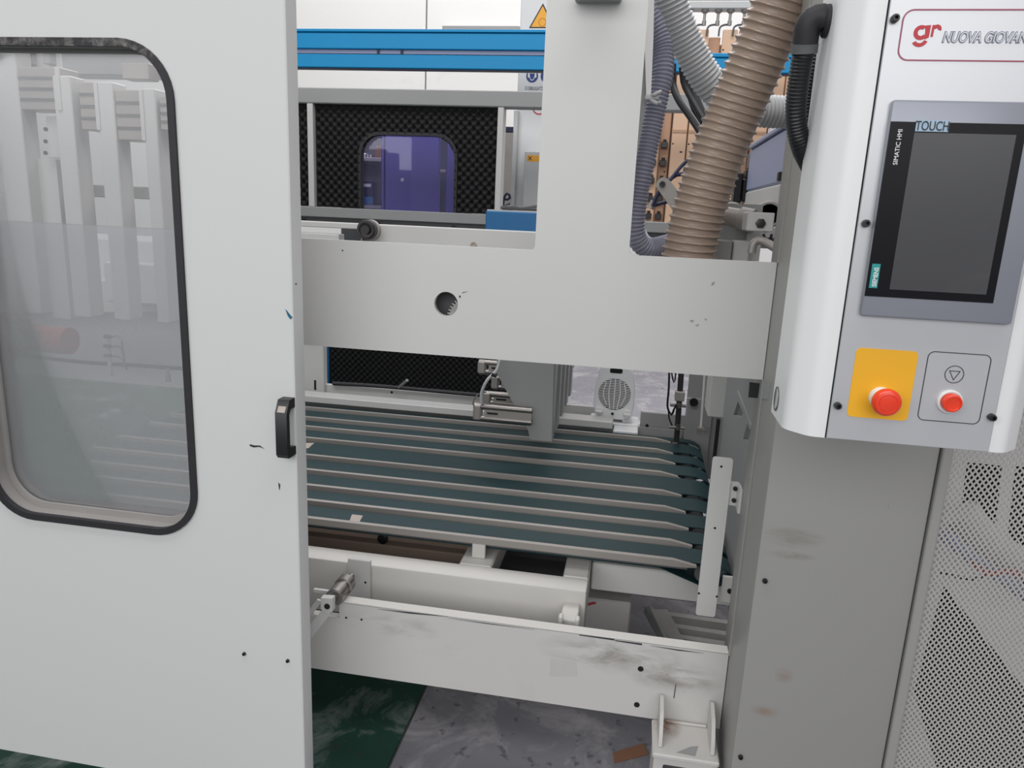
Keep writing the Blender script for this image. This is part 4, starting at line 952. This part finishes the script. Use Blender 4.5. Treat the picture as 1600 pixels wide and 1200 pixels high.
# ================================================================== BLUE GANTRY BEAMS
QY = 4.2
ub = thing('upper_blue_beam', 'upper of two sky-blue gantry beams, with a top lip', 'beam', (WX(650, 62, QY), QY, WZ(650, 77, QY)))
xa, xb = WX(350, 60, QY), WX(900, 60, QY)
part('beam_face', MB().box(xa, xb, QY, QY + .14, WZ(650, 77, QY), WZ(650, 51, QY), .004), M['blue'], ub)
part('top_lip', MB().box(xa, xb, QY - .01, QY + .14, WZ(650, 50.5, QY), WZ(650, 46, QY), .002), M['blue'], ub)
part('gap_strip', MB().box(xa, xb, QY + .02, QY + .12, WZ(650, 83, QY), WZ(650, 77.5, QY)), M['lav'], ub)
for px in (588, 625): part('joint', MB().box(WX(px, 80, QY), WX(px + 3, 80, QY), QY + .008, QY + .0195, WZ(650, 83, QY), WZ(650, 77.5, QY)), M['navy'], ub)
lbm = thing('lower_blue_beam', 'lower sky-blue gantry beam passing behind the post and hoses', 'beam', (WX(800, 98, QY), QY, WZ(650, 108, QY)))
xb2 = WX(1300, 100, QY)
part('beam_face', MB().box(xa, xb2, QY, QY + .06, WZ(650, 107, QY), WZ(650, 85.5, QY), .004), M['blue'], lbm)
part('bottom_lip', MB().box(xa, xb2, QY + .01, QY + .05, WZ(650, 109, QY), WZ(650, 107.3, QY)), M['navy'], lbm)
part('top_lip', MB().box(WX(1104, 90, QY), xb2, QY - .008, QY + .14, WZ(650, 85, QY), WZ(650, 79, QY), .003), M['blue'], lbm)

# ================================================================== SIGN CABINET
KY = 5.0
kx0 = WX(808, 150, KY); kx1 = WX(1000, 150, KY) - .35
sc2 = thing('white_cabinet', 'tall white cabinet carrying safety signs behind the upright post', 'cabinet', ((kx0 + kx1) / 2, KY + .2, 0))
part('cabinet_body', MB().box(kx0, kx1, KY, KY + .4, 0, 3.2, .006), M['white'], sc2)
part('left_post', MB().box(WX(800, 250, KY - .05), WX(806.5, 250, KY - .05), KY - .05, KY - .001, 0, WZ(803, 172, KY - .05), .003), M['paint'], sc2)
eb = part('electric_box', MB().box(WX(818, 280, KY - .1), WX(862, 280, KY - .1), KY - .1, KY - .0005, .9, WZ(830, 236, KY - .1), .006), M['paint'], sc2)
a = W(823, 252, Y=KY - .1); b = W(845, 243, Y=KY - .1)
yl = part('yellow_label', MB().box(a.x, b.x, KY - .102, KY - .1005, a.z, b.z), M['signyellow'], eb)
z1_, z0__ = b.z, a.z; hh = (b.z - a.z)
part('hazard_mark', MB().prism([[(a.x + .008, z0__ + hh * .2), (a.x + .014, z0__ + hh * .2), (a.x + .034, z0__ + hh * .8), (a.x + .028, z0__ + hh * .8)]], 'Y', KY - .1028, KY - .1021).prism([[(a.x + .028, z0__ + hh * .2), (a.x + .034, z0__ + hh * .2), (a.x + .014, z0__ + hh * .8), (a.x + .008, z0__ + hh * .8)]], 'Y', KY - .1036, KY - .1029), M['ink'], eb)
# warning triangle
def kp(px, py): return XZ(px, py, KY)
ap = kp(848.5, 5); lo = kp(826.5, 44)
half = ap[0] - lo[0]
tri = [(ap[0], ap[1]), (ap[0] + half, lo[1]), (lo[0], lo[1])]
tri2 = [(ap[0], ap[1] - .016), (ap[0] + half - .013, lo[1] + .007), (lo[0] + .013, lo[1] + .007)]
part('warning_triangle', MB().prism([rounded(tri, .006, 3)], 'Y', KY - .0015, KY - .0003), M['ink'], sc2)
part('triangle_field', MB().prism([tri2], 'Y', KY - .0022, KY - .0016), M['signyellow'], sc2)
c = kp(847.5, 35)
part('triangle_symbol', MB().prism([circ(c[0], c[1], .024, 24), circ(c[0], c[1], .0205, 24)], 'Y', KY - .0028, KY - .0023), mat('symbol_brown', (176, 112, 24), .5), sc2)
c = kp(831.5, 119); rr_ = 9.3 * KY / 1200
part('mandatory_sign', MB().prism([circ(c[0], c[1], rr_, 28)], 'Y', KY - .0015, KY - .0003), M['signblue'], sc2)
part('mandatory_symbol', MB().prism([[(c[0] - rr_ * .72, c[1] + .02), (c[0] - rr_ * .72, c[1] - .008), (c[0] - rr_ * .42, c[1] - .010), (c[0] - rr_ * .2, c[1] - .026), (c[0] + rr_ * .2, c[1] - .026), (c[0] + rr_ * .42, c[1] - .010), (c[0] + rr_ * .72, c[1] - .008), (c[0] + rr_ * .72, c[1] + .02)],
      [(c[0] - rr_ * .44, c[1] + .016), (c[0] - rr_ * .40, c[1] - .002), (c[0] - rr_ * .16, c[1] - .021), (c[0] + rr_ * .16, c[1] - .021), (c[0] + rr_ * .40, c[1] - .002), (c[0] + rr_ * .44, c[1] + .016)]], 'Y', KY - .0022, KY - .0016), M['white'], sc2)
c = kp(854, 119)
part('mandatory_sign', MB().prism([circ(c[0], c[1], rr_, 28)], 'Y', KY - .0015, KY - .0003), M['signblue'], sc2)
q = W(820.5, 140.5, Y=KY)
text('È OBBLIGATORIO', .030, M['ink'], sc2, 'lettering', (q.x, KY - .001, q.z), 0, 0, .0004, sx=.62)
q = W(828, 148.5, Y=KY)
text('PERSONALE', .026, M['ink'], sc2, 'lettering', (q.x, KY - .001, q.z), 0, 0, .0004, sx=.75)
c = kp(842.5, 168)
part('prohibition_ring', MB().prism([circ(c[0], c[1], .045, 28), circ(c[0], c[1], .037, 28)], 'Y', KY - .0015, KY - .0003), M['logored'], sc2)
# narrow things in the gap between foam wall and cabinet
gcx0, gcx1 = WX(783, 250, 6.0), WX(801, 250, 6.0)
gp_ = thing('grey_locker', 'narrow grey metal locker with dark top strip beside cabinet', 'locker', ((gcx0 + gcx1) / 2, 6.1, 0))
part('locker_door', MB().box(gcx0, gcx1, 6.0, 6.3, 0, WZ(793, 207, 6), .004), M['dullalu'], gp_)
part('dark_strip', MB().box(gcx0, gcx1, 6.0, 6.3, WZ(793, 206, 6), WZ(793, 198, 6)), M['navy'], gp_)
part('cable', MB().tube([W(785, 325, Y=4.93), W(788, 308, Y=4.93), W(793, 302, Y=4.93), W(797, 308, Y=4.93), W(793, 312, Y=4.93), W(788, 311, Y=4.93)], .008, 8, .02).tube([W(797, 330, Y=4.93), W(792, 320, Y=4.93), W(789, 335, Y=4.93)], .02, 8, .02), M['navy'], sc2, 'dark cable loop')

# ================================================================== SUCTION BOARDS
WYb = 4.7
mf = thing('vacuum_manifold', 'pale rail with a row of hanging vacuum nozzles above the boards', 'manifold', (WX(1120, 10, WYb), WYb, WZ(1120, 15, WYb)))
part('rail', MB().box(WX(1040, 10, WYb), WX(1240, 10, WYb), WYb - .04, WYb + .05, WZ(1120, 16, WYb), WZ(1120, 4, WYb), .004), M['paint'], mf)
part('upper_rail', MB().box(WX(1040, 10, WYb), WX(1240, 10, WYb), WYb, WYb + .09, WZ(1120, 2, WYb), WZ(1120, -12, WYb), .004), M['grey'], mf)
zr = WZ(1120, 16, WYb)
for k, px in enumerate((1057, 1077, 1101, 1122, 1141, 1163, 1184)):
    xx = WX(px, 25, WYb); zz = WZ(px, 33, WYb)
    nz_ = part('nozzle', MB().lathe((xx, WYb, zr - .0005), (0, 0, -1), [(.022, 0), (.022, .008), (.012, .016), (.008, .018), (.008, .055), (.012, .056), (.012, .080), (0, .080)], 14), M['dullalu'], mf)
    part('tube', MB().tube([(xx, WYb, zr - .076), (xx - .03, WYb - .01, zr - .080), (xx - .052, WYb - .015, zr - .095), (xx - .055, WYb - .015, zr - .14)], .0055, 8, .012), M['dgrey'], nz_)
bdx = [(1004, 1024, 0), (1025, 1040, 1), (1042, 1065, 0), (1067, 1084, 0), (1085.5, 1103, 1), (1105, 1127, 0), (1129, 1146, 0), (1148, 1163, 1), (1165, 1187, 0), (1189, 1206, 0), (1208, 1228, 0)]
zb_ = WZ(1100, 362, WYb); zt_ = WZ(1120, 46, WYb)
lab = ['left-most behind the slate hose', 'second, a shaded recessed one,', 'third, widest by the slate hose,', 'fourth, left of the taupe hose,', 'fifth, recessed', 'sixth, under the nozzles,', 'seventh', 'eighth, recessed', 'ninth', 'tenth', 'right-most']
for i, (a, b, rec) in enumerate(bdx):
    # boards stand upright: take their place from the row at mid height
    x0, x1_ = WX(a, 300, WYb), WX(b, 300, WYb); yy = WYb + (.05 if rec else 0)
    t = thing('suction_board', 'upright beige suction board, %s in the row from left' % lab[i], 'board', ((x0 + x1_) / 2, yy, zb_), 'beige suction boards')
    part('board', MB().box(x0, x1_, yy, yy + .03, zb_, zt_ - (.03 if rec else 0), .004), M['wood2'] if rec else M['wood'], t)  # recessed boards get the darker tan: their shade is put into the colour
    for zf_ in ((.18, .40, .62, .86) if not rec else (.30, .7)):
        part('slot', MB().box(x0 + (x1_ - x0) * .62, x0 + (x1_ - x0) * .80, yy - .0006, yy - .0001, zb_ + (zt_ - zb_) * zf_, zb_ + (zt_ - zb_) * zf_ + .008), M['void'], t)
        part('screw_hole', MB().lathe((x0 + (x1_ - x0) * .12, yy - .0001, zb_ + (zt_ - zb_) * zf_ + .05), (0, -1, 0), [(.005, 0), (.005, .0006), (0, .0006)], 10), M['void'], t)
    part('batten', MB().box(x0 + .002, x1_ - .002, yy - .006, yy - .0005, zb_ + (zt_ - zb_) * (.50 if not rec else .42), zb_ + (zt_ - zb_) * (.50 if not rec else .42) + .016), M['wood2'], t)
    if i in (0, 1, 5, 8):
        for k in range(5):
            zz = zb_ + .06 + k * .105 if i < 2 else zt_ - .25 - .03 * (k % 2)
            if i >= 2 and k > 0: break
            part('fitting', MB().box(x1_ - .05, x1_ - .012, yy - .04, yy - .0065, zz, zz + .035, .003).cyl(((x1_ - .03), yy - .02, zz + .035), ((x1_ - .03), yy - .02, zz + .05), .01, seg=10), M['dsteel'], t)
# clamp lever in front of the boards
br = thing('board_backing', 'dark backing rack behind the row of beige boards', 'rack', (WX(1110, 200, WYb), WYb + .12, 0))
part('backing_panel', MB().box(WX(960, 300, WYb), WX(1240, 300, WYb), WYb + .10, WYb + .12, zb_, zt_ - .06, .003), M['taupe'], br)
c0 = W(1037, 289, Y=2.3)
cl = thing('clamp_lever', 'grey metal clamp lever slanting before the beige boards', 'lever', tuple(c0))
lp = [XZ(a, b, 2.3) for a, b in ((1024, 290), (1028, 280), (1037, 276), (1046, 281), (1062, 302), (1078, 330), (1070, 350), (1052, 330))]
part('lever_plate', MB().prism([rounded(lp, .006, 3)], 'Y', 2.3, 2.312), M['dullalu'], cl)
q = W(1035, 288, Y=2.3)
part('pivot', MB().lathe((q.x, 2.2995, q.z), (0, -1, 0), [(.009, 0), (.009, .005), (.005, .005), (.004, .002), (0, .002)], 16), M['dsteel'], cl)
part('air_tube', MB().tube([W(1084, 242, Y=2.35), W(1066, 258, Y=2.34), W(1052, 275, Y=2.33), W(1046, 282, Y=2.325)], .0055, 8, .012).tube([W(1095, 276, Y=2.35), W(1068, 272, Y=2.34), W(1052, 276, Y=2.335), W(1030, 300, Y=2.33), W(1019, 322, Y=2.33)], .0065, 8, .012)
     .tube([W(1019, 322, Y=2.335), W(1032, 318, Y=2.335), W(1048, 314, Y=2.33)], .0055, 8, .012), M['navy'], cl)
pz_ = W(1072, 338, Y=2.32)
part('support_bar', MB().cyl((pz_.x, 2.322, pz_.z), (.3515, 2.322, pz_.z), .008, seg=12), M['dullalu'], cl)
part('tube_fitting', MB().cyl(W(1016, 326, Y=2.335), W(1022, 314, Y=2.335), .010, seg=12), M['dullalu'], cl)

# black cables below the blue beam
cb = thing('black_cables', 'three black cables hanging below the blue beam by the hoses', 'cable', tuple(W(1060, 150, Y=2.4)))
part('cable', MB().tube([W(1051, 100, Y=2.4), W(1051, 130, Y=2.4), W(1060, 155, Y=2.38), W(1080, 184, Y=2.35), (W(1105, 222, Y=2.3))], .011, 10, .02), M['black'], cb)
part('cable', MB().tube([W(1065, 105, Y=2.45), W(1068, 130, Y=2.45), W(1080, 155, Y=2.44), W(1100, 190, Y=2.42)], .009, 10, .02), M['black'], cb)
part('cable', MB().tube([W(1077, 110, Y=2.5), W(1080, 135, Y=2.5), W(1088, 165, Y=2.48), W(1106, 205, Y=2.46)], .019, 10, .02), M['rubber'], cb)

# ================================================================== RIGHT MID-GROUND MACHINE
BXs = .36
mk = thing('saw_head', 'white and blue-grey machine head beside the black conduit', 'machine', (.6, 2.5, 1.4))
part('lower_cover', MB().box(BXs, 1.0, 2.1, 2.86, 1.46, 1.555, .006), M['paint'], mk)
part('stand', MB().box(.62, .92, 2.25, 2.75, 0, 1.4595, .006), M['paint'], mk)
part('upper_cover', MB().box(BXs, 1.0, 2.1, 2.86, 1.5555, 1.70, .006), M['lav'], mk)
part('cover_lip', MB().box(BXs - .008, 1.0, 2.1, 2.86, 1.7005, 1.715, .003), M['lav'], mk)
for y_, z_h in ((2.35, .035), (2.5, .03)): part('top_fitting', MB().box(BXs + .01, BXs + .09, y_, y_ + .06, 1.7155, 1.7155 + z_h, .004), M['white'], mk)
q = W(1222, 276, X=BXs)
part('latch', MB().box(BXs - .012, BXs - .0005, q.y - .012, q.y + .012, q.z - .012, q.z + .012, .002), M['dsteel'], mk)
mo = thing('black_actuator', 'black actuator motor left of the white machine head', 'motor', tuple(W(1170, 320, Y=2.88)))
part('motor_body', MB().box(WX(1161, 300, 2.88), WX(1181, 300, 2.88), 2.88, 2.98, WZ(1170, 316, 2.88), WZ(1170, 279, 2.88), .004), M['black'], mo)
part('gear_head', MB().box(WX(1166, 268, 2.88), WX(1179, 268, 2.88), 2.89, 2.97, WZ(1170, 278.5, 2.88), WZ(1170, 264, 2.88), .004), M['dsteel'], mo)
part('top_motor', MB().box(WX(1172, 250, 2.88), WX(1186, 250, 2.88), 2.89, 2.97, WZ(1170, 263.5, 2.88), WZ(1170, 236, 2.88), .006), M['dgrey'], mo)
part('side_housing', MB().box(WX(1148, 300, 2.88), WX(1160, 300, 2.88), 2.90, 2.98, WZ(1170, 330, 2.88), WZ(1170, 270, 2.88), .004), M['black'], mo)
cb2 = thing('bolted_shaft', 'grey shaft clamped in a white block with a dark bolt', 'shaft', tuple(W(1180, 360, Y=1.75)))
a = W(1169, 331, Y=1.72); b = W(1217, 363, Y=1.72)
part('clamp_block', MB().box(a.x, CX + .02, 1.72, 1.80, b.z, a.z, .002), M['paint'], cb2)
q = W(1188, 349, Y=1.72)
part('bolt', MB().lathe((q.x, 1.7195, q.z), (0, -1, 0), [(.011, 0), (.011, .005), (.007, .006), (0, .006)], 6), M['dsteel'], cb2)
part('shaft', MB().cyl(W(1125, 336, Y=1.86), W(1175, 345, Y=1.83), .022, seg=20).cyl(W(1157, 342, Y=1.84), W(1177, 346, Y=1.825), .028, seg=20), M['dullalu'], cb2)
part('shaft_plate', MB().box(a.x - .05, CX + .02, 1.90, 1.91, 1.36, a.z + .02).cyl((a.x + .03, 1.8005, (a.z + b.z) / 2), (a.x + .03, 1.8995, (a.z + b.z) / 2), .015, seg=14), M['grey'], cb2)
wy = 2.02
for i, (px, py) in enumerate(((1143, 337), (1202, 335))):
    q = W(px, py, Y=wy)
    t = part('belt_pulley', MB().lathe((q.x, wy, q.z), (0, 1, 0), [(.026, 0), (.031, .0), (.035, .004), (.035, .02), (.031, .024), (.026, .024), (.026, 0)], 32), M['dullalu'], cb2)
    part('hub', MB().lathe((q.x, wy + .003, q.z), (0, 1, 0), [(.0255, 0), (.0255, .018), (.010, .018), (.010, .03), (0, .03)], 28), M['dsteel'], t)
part('pulley_plate', MB().box(WX(1135, 337, 2.06), CX + .06, 2.051, 2.06, WZ(1170, 362, 2.06), WZ(1170, 340, 2.06)), M['grey'], cb2)
lp_ = thing('lower_blocks', 'grey metal blocks below the shaft behind the cross beam', 'machine part', tuple(W(1150, 400, Y=1.7)))
part('block', MB().box(WX(1118, 388, 1.80), WX(1144, 388, 1.80), 1.80, 1.86, 1.30, WZ(1130, 375, 1.80), .003), M['grey'], lp_)
part('block', MB().box(WX(1146, 388, 1.80), WX(1172, 388, 1.80), 1.805, 1.86, 1.30, WZ(1158, 376, 1.80), .003), M['paint'], lp_)
part('pipe', MB().sweep([W(1174, 395, Y=1.70), W(1178, 380, Y=1.70), W(1190, 376, Y=1.70), W(1212, 388, Y=1.68)], lambda s, t: .009, 12, .006), M['dullalu'], lp_)
part('ring', MB().tube([W(1193, 366, Y=1.74), W(1196, 374, Y=1.735), W(1203, 374, Y=1.735), W(1206, 366, Y=1.74)], .003, 8, .005), M['black'], lp_)
part('pale_panel', MB().box(WX(1172, 390, 1.79), CX + .02, 1.865, 1.875, 1.30, WZ(1190, 362, 1.79)), M['paint'], lp_)

# ================================================================== BEHIND THE DOOR WINDOW
HSY = 1.352
solo('inner_sheet', MB().box(-1.75, WX(330, 360, HSY), HSY, HSY + .006, .45, WZ(150, 352, HSY), .0015), M['haze'], 'hazy clear safety sheet behind the lower door window', 'safety sheet')
RK = 2.3
rk = thing('stacker_rack', 'white rack of uprights and aluminium profile blocks behind the door', 'rack', (WX(130, 300, RK), RK, .6))
posts = [(4, 42), (95, 122), (160, 186), (230, 250)]
for a, b in posts:
    x0, x1_ = WX(a, 270, RK), WX(b, 270, RK)
    part('upright', MB().box(x0, x1_, RK, RK + .07, 1.02, 2.05 if a < 60 else (WZ(a, 118 + (a - 95) * .15, RK)), .003), M['paint'], rk)
for (a, b, t0, t1, dY) in ((27, 96, 104, 176, .02), (120, 154, 128, 205, .02), (176, 224, 140, 222, .02), (245, 275, 150, 205, .02)):
    x0, x1_ = WX(a, 150, RK), WX(b, 150, RK)
    z1 = WZ((a + b) / 2, t0, RK); z0 = WZ((a + b) / 2, t1 - (b - a) * .06, RK)
    bk = part('profile_block', MB().box(x0 + .003, x1_, RK + .005, RK + .09, z0, z1, .003), M['dullalu'], rk)
    for k in (1, 2, 3): 
        zz = z0 + (z1 - z0) * k / 4
        part('groove', MB().box(x0 + .006, x1_ - .016, RK + .003, RK + .0048, zz - .006, zz + .004), M['dgrey'], bk)
    part('end_plate', MB().box(x1_ - .014, x1_, RK - .004, RK + .0045, z0, z1, .001), M['paint'], bk)
part('hanging_plate', MB().box(WX(62, 200, RK), WX(86, 200, RK), RK + .03, RK + .045, WZ(74, 246, RK), WZ(74, 180, RK), .002), M['paint'], rk)
for py in (202, 221, 239): 
    q = W(72, py, Y=RK + .03); part('bolt', MB().lathe((q.x, RK + .0298, q.z), (0, -1, 0), [(.007, 0), (.007, .004), (0, .004)], 12), M['dsteel'], rk)
part('hanging_bar', MB().box(WX(62, 300, RK + .05), WX(92, 300, RK + .05), RK + .05, RK + .09, 1.0, WZ(74, 247, RK)), M['paint'], rk)
part('tie_bar', MB().box(WX(-60, 295, 2.42), WX(300, 302, 2.42), 2.42, 2.45, WZ(150, 308, 2.42), WZ(150, 289, 2.42), .003), M['paint'], rk)
part('head_plate', MB().box(WX(20, 90, 2.42), WX(95, 90, 2.42), 2.40, 2.42, WZ(60, 112, 2.42), WZ(60, 60, 2.42), .003), M['paint'], rk)
for px in (25, 52, 82):
    q = W(px, 88, Y=2.40); part('head_bracket', MB().box(q.x - .014, q.x + .014, 2.37, 2.3995, q.z - .03, q.z + .03, .003), M['grey'], rk)
part('header_beam', MB().box(WX(95, 90, 2.7), WX(300, 100, 2.7), 2.7, 2.8, WZ(180, 118, 2.7), WZ(180, 82, 2.7), .004), M['grey'], rk)
part('corner_bracket', MB().box(WX(190, 110, 2.6), WX(232, 110, 2.6), 2.6, 2.66, WZ(210, 124, 2.6), WZ(210, 98, 2.6), .003), M['dullalu'], rk)
# low white casing, pale box and pipework seen through the hazy sheet
cs = thing('white_casing', 'white machine casing seen through the hazy door window', 'casing', (-1.9, 3.3, .6))
part('casing_panel', MB().box(-3.2, WX(340, 480, 3.3), 3.3, 3.7, .5, WZ(150, 372, 3.3), .006), M['panelw'], cs)
part('sloping_top', MB().prism([[XZ(-60, 470, 3.05), XZ(110, 440, 3.05), XZ(300, 440, 3.05), XZ(300, 486, 3.05), XZ(-60, 490, 3.05)]], 'Y', 3.05, 3.29), M['white'], cs)
solo('pale_box', MB().box(WX(163, 440, 2.95), WX(268, 440, 2.95), 2.95, 3.04, WZ(215, 475, 2.95), WZ(215, 412, 2.95), .006), M['white'], 'pale square box seen through the hazy window below the rack', 'box')
fl_ = thing('red_flange', 'dull red flanged pipe end seen at the window left edge', 'pipe', tuple(W(40, 550, Y=2.7)))
fq = W(5, 525, Y=2.7); fr_ = W(95, 530, Y=2.7)
part('pipe_body', MB().lathe((fq.x, 2.75, fq.z - .01), (1, 0, 0), [(.055, 0), (.055, .10), (.06, .101), (.06, .115), (.055, .116), (.055, .16), (.058, .161), (.058, fr_.x - fq.x), (0, fr_.x - fq.x)], 28), M['pinksleeve'], fl_)
part('flange', MB().lathe((fq.x - .012, 2.75, fq.z - .01), (1, 0, 0), [(.10, 0), (.10, .018), (.055, .018)], 32), M['pinksleeve'], fl_)
part('motor_block', MB().box(WX(14, 515, 2.66), WX(46, 515, 2.66), 2.62, 2.69, WZ(30, 535, 2.66), WZ(30, 495, 2.66), .004), M['grey'], fl_)
vm = thing('valve_manifold', 'small post with three taps and thin tubes behind the window', 'valve', tuple(W(172, 580, Y=2.95)))
q = W(172, 575, Y=2.95)
part('post', MB().cyl((q.x, 2.95, lz1_ + .0004), (q.x, 2.95, WZ(172, 522, 2.95)), .010, seg=12), M['paint'], vm)
for py in (526, 541, 556):
    p_ = W(170, py, Y=2.94)
    part('tap', MB().cyl((p_.x - .022, 2.94, p_.z), (p_.x + .012, 2.94, p_.z), .008, seg=10), M['dsteel'], vm)
    part('tube', MB().tube([(p_.x + .012, 2.94, p_.z), W(188, py + 2, Y=2.94), W(194, 560 if py < 545 else 566, Y=2.94), W(198, 578, Y=2.94)], .004, 8, .012), M['dgrey'], vm)
part('sensor', MB().lathe((WX(251, 585, 2.88), 2.93, lz1_ + .0005), (0, 0, 1), [(.012, 0), (.012, .035), (.007, .036), (.007, .06), (0, .06)], 14), M['dullalu'], le)
solo('black_pipe', MB().tube([W(-30, 545, Y=3.0), W(20, 553, Y=3.0), W(120, 565, Y=3.0), W(210, 571, Y=3.0), W(320, 578, Y=3.0)], .009, 10, .04), M['black'], 'thin black pipe running along the ledge behind the window', 'pipe')
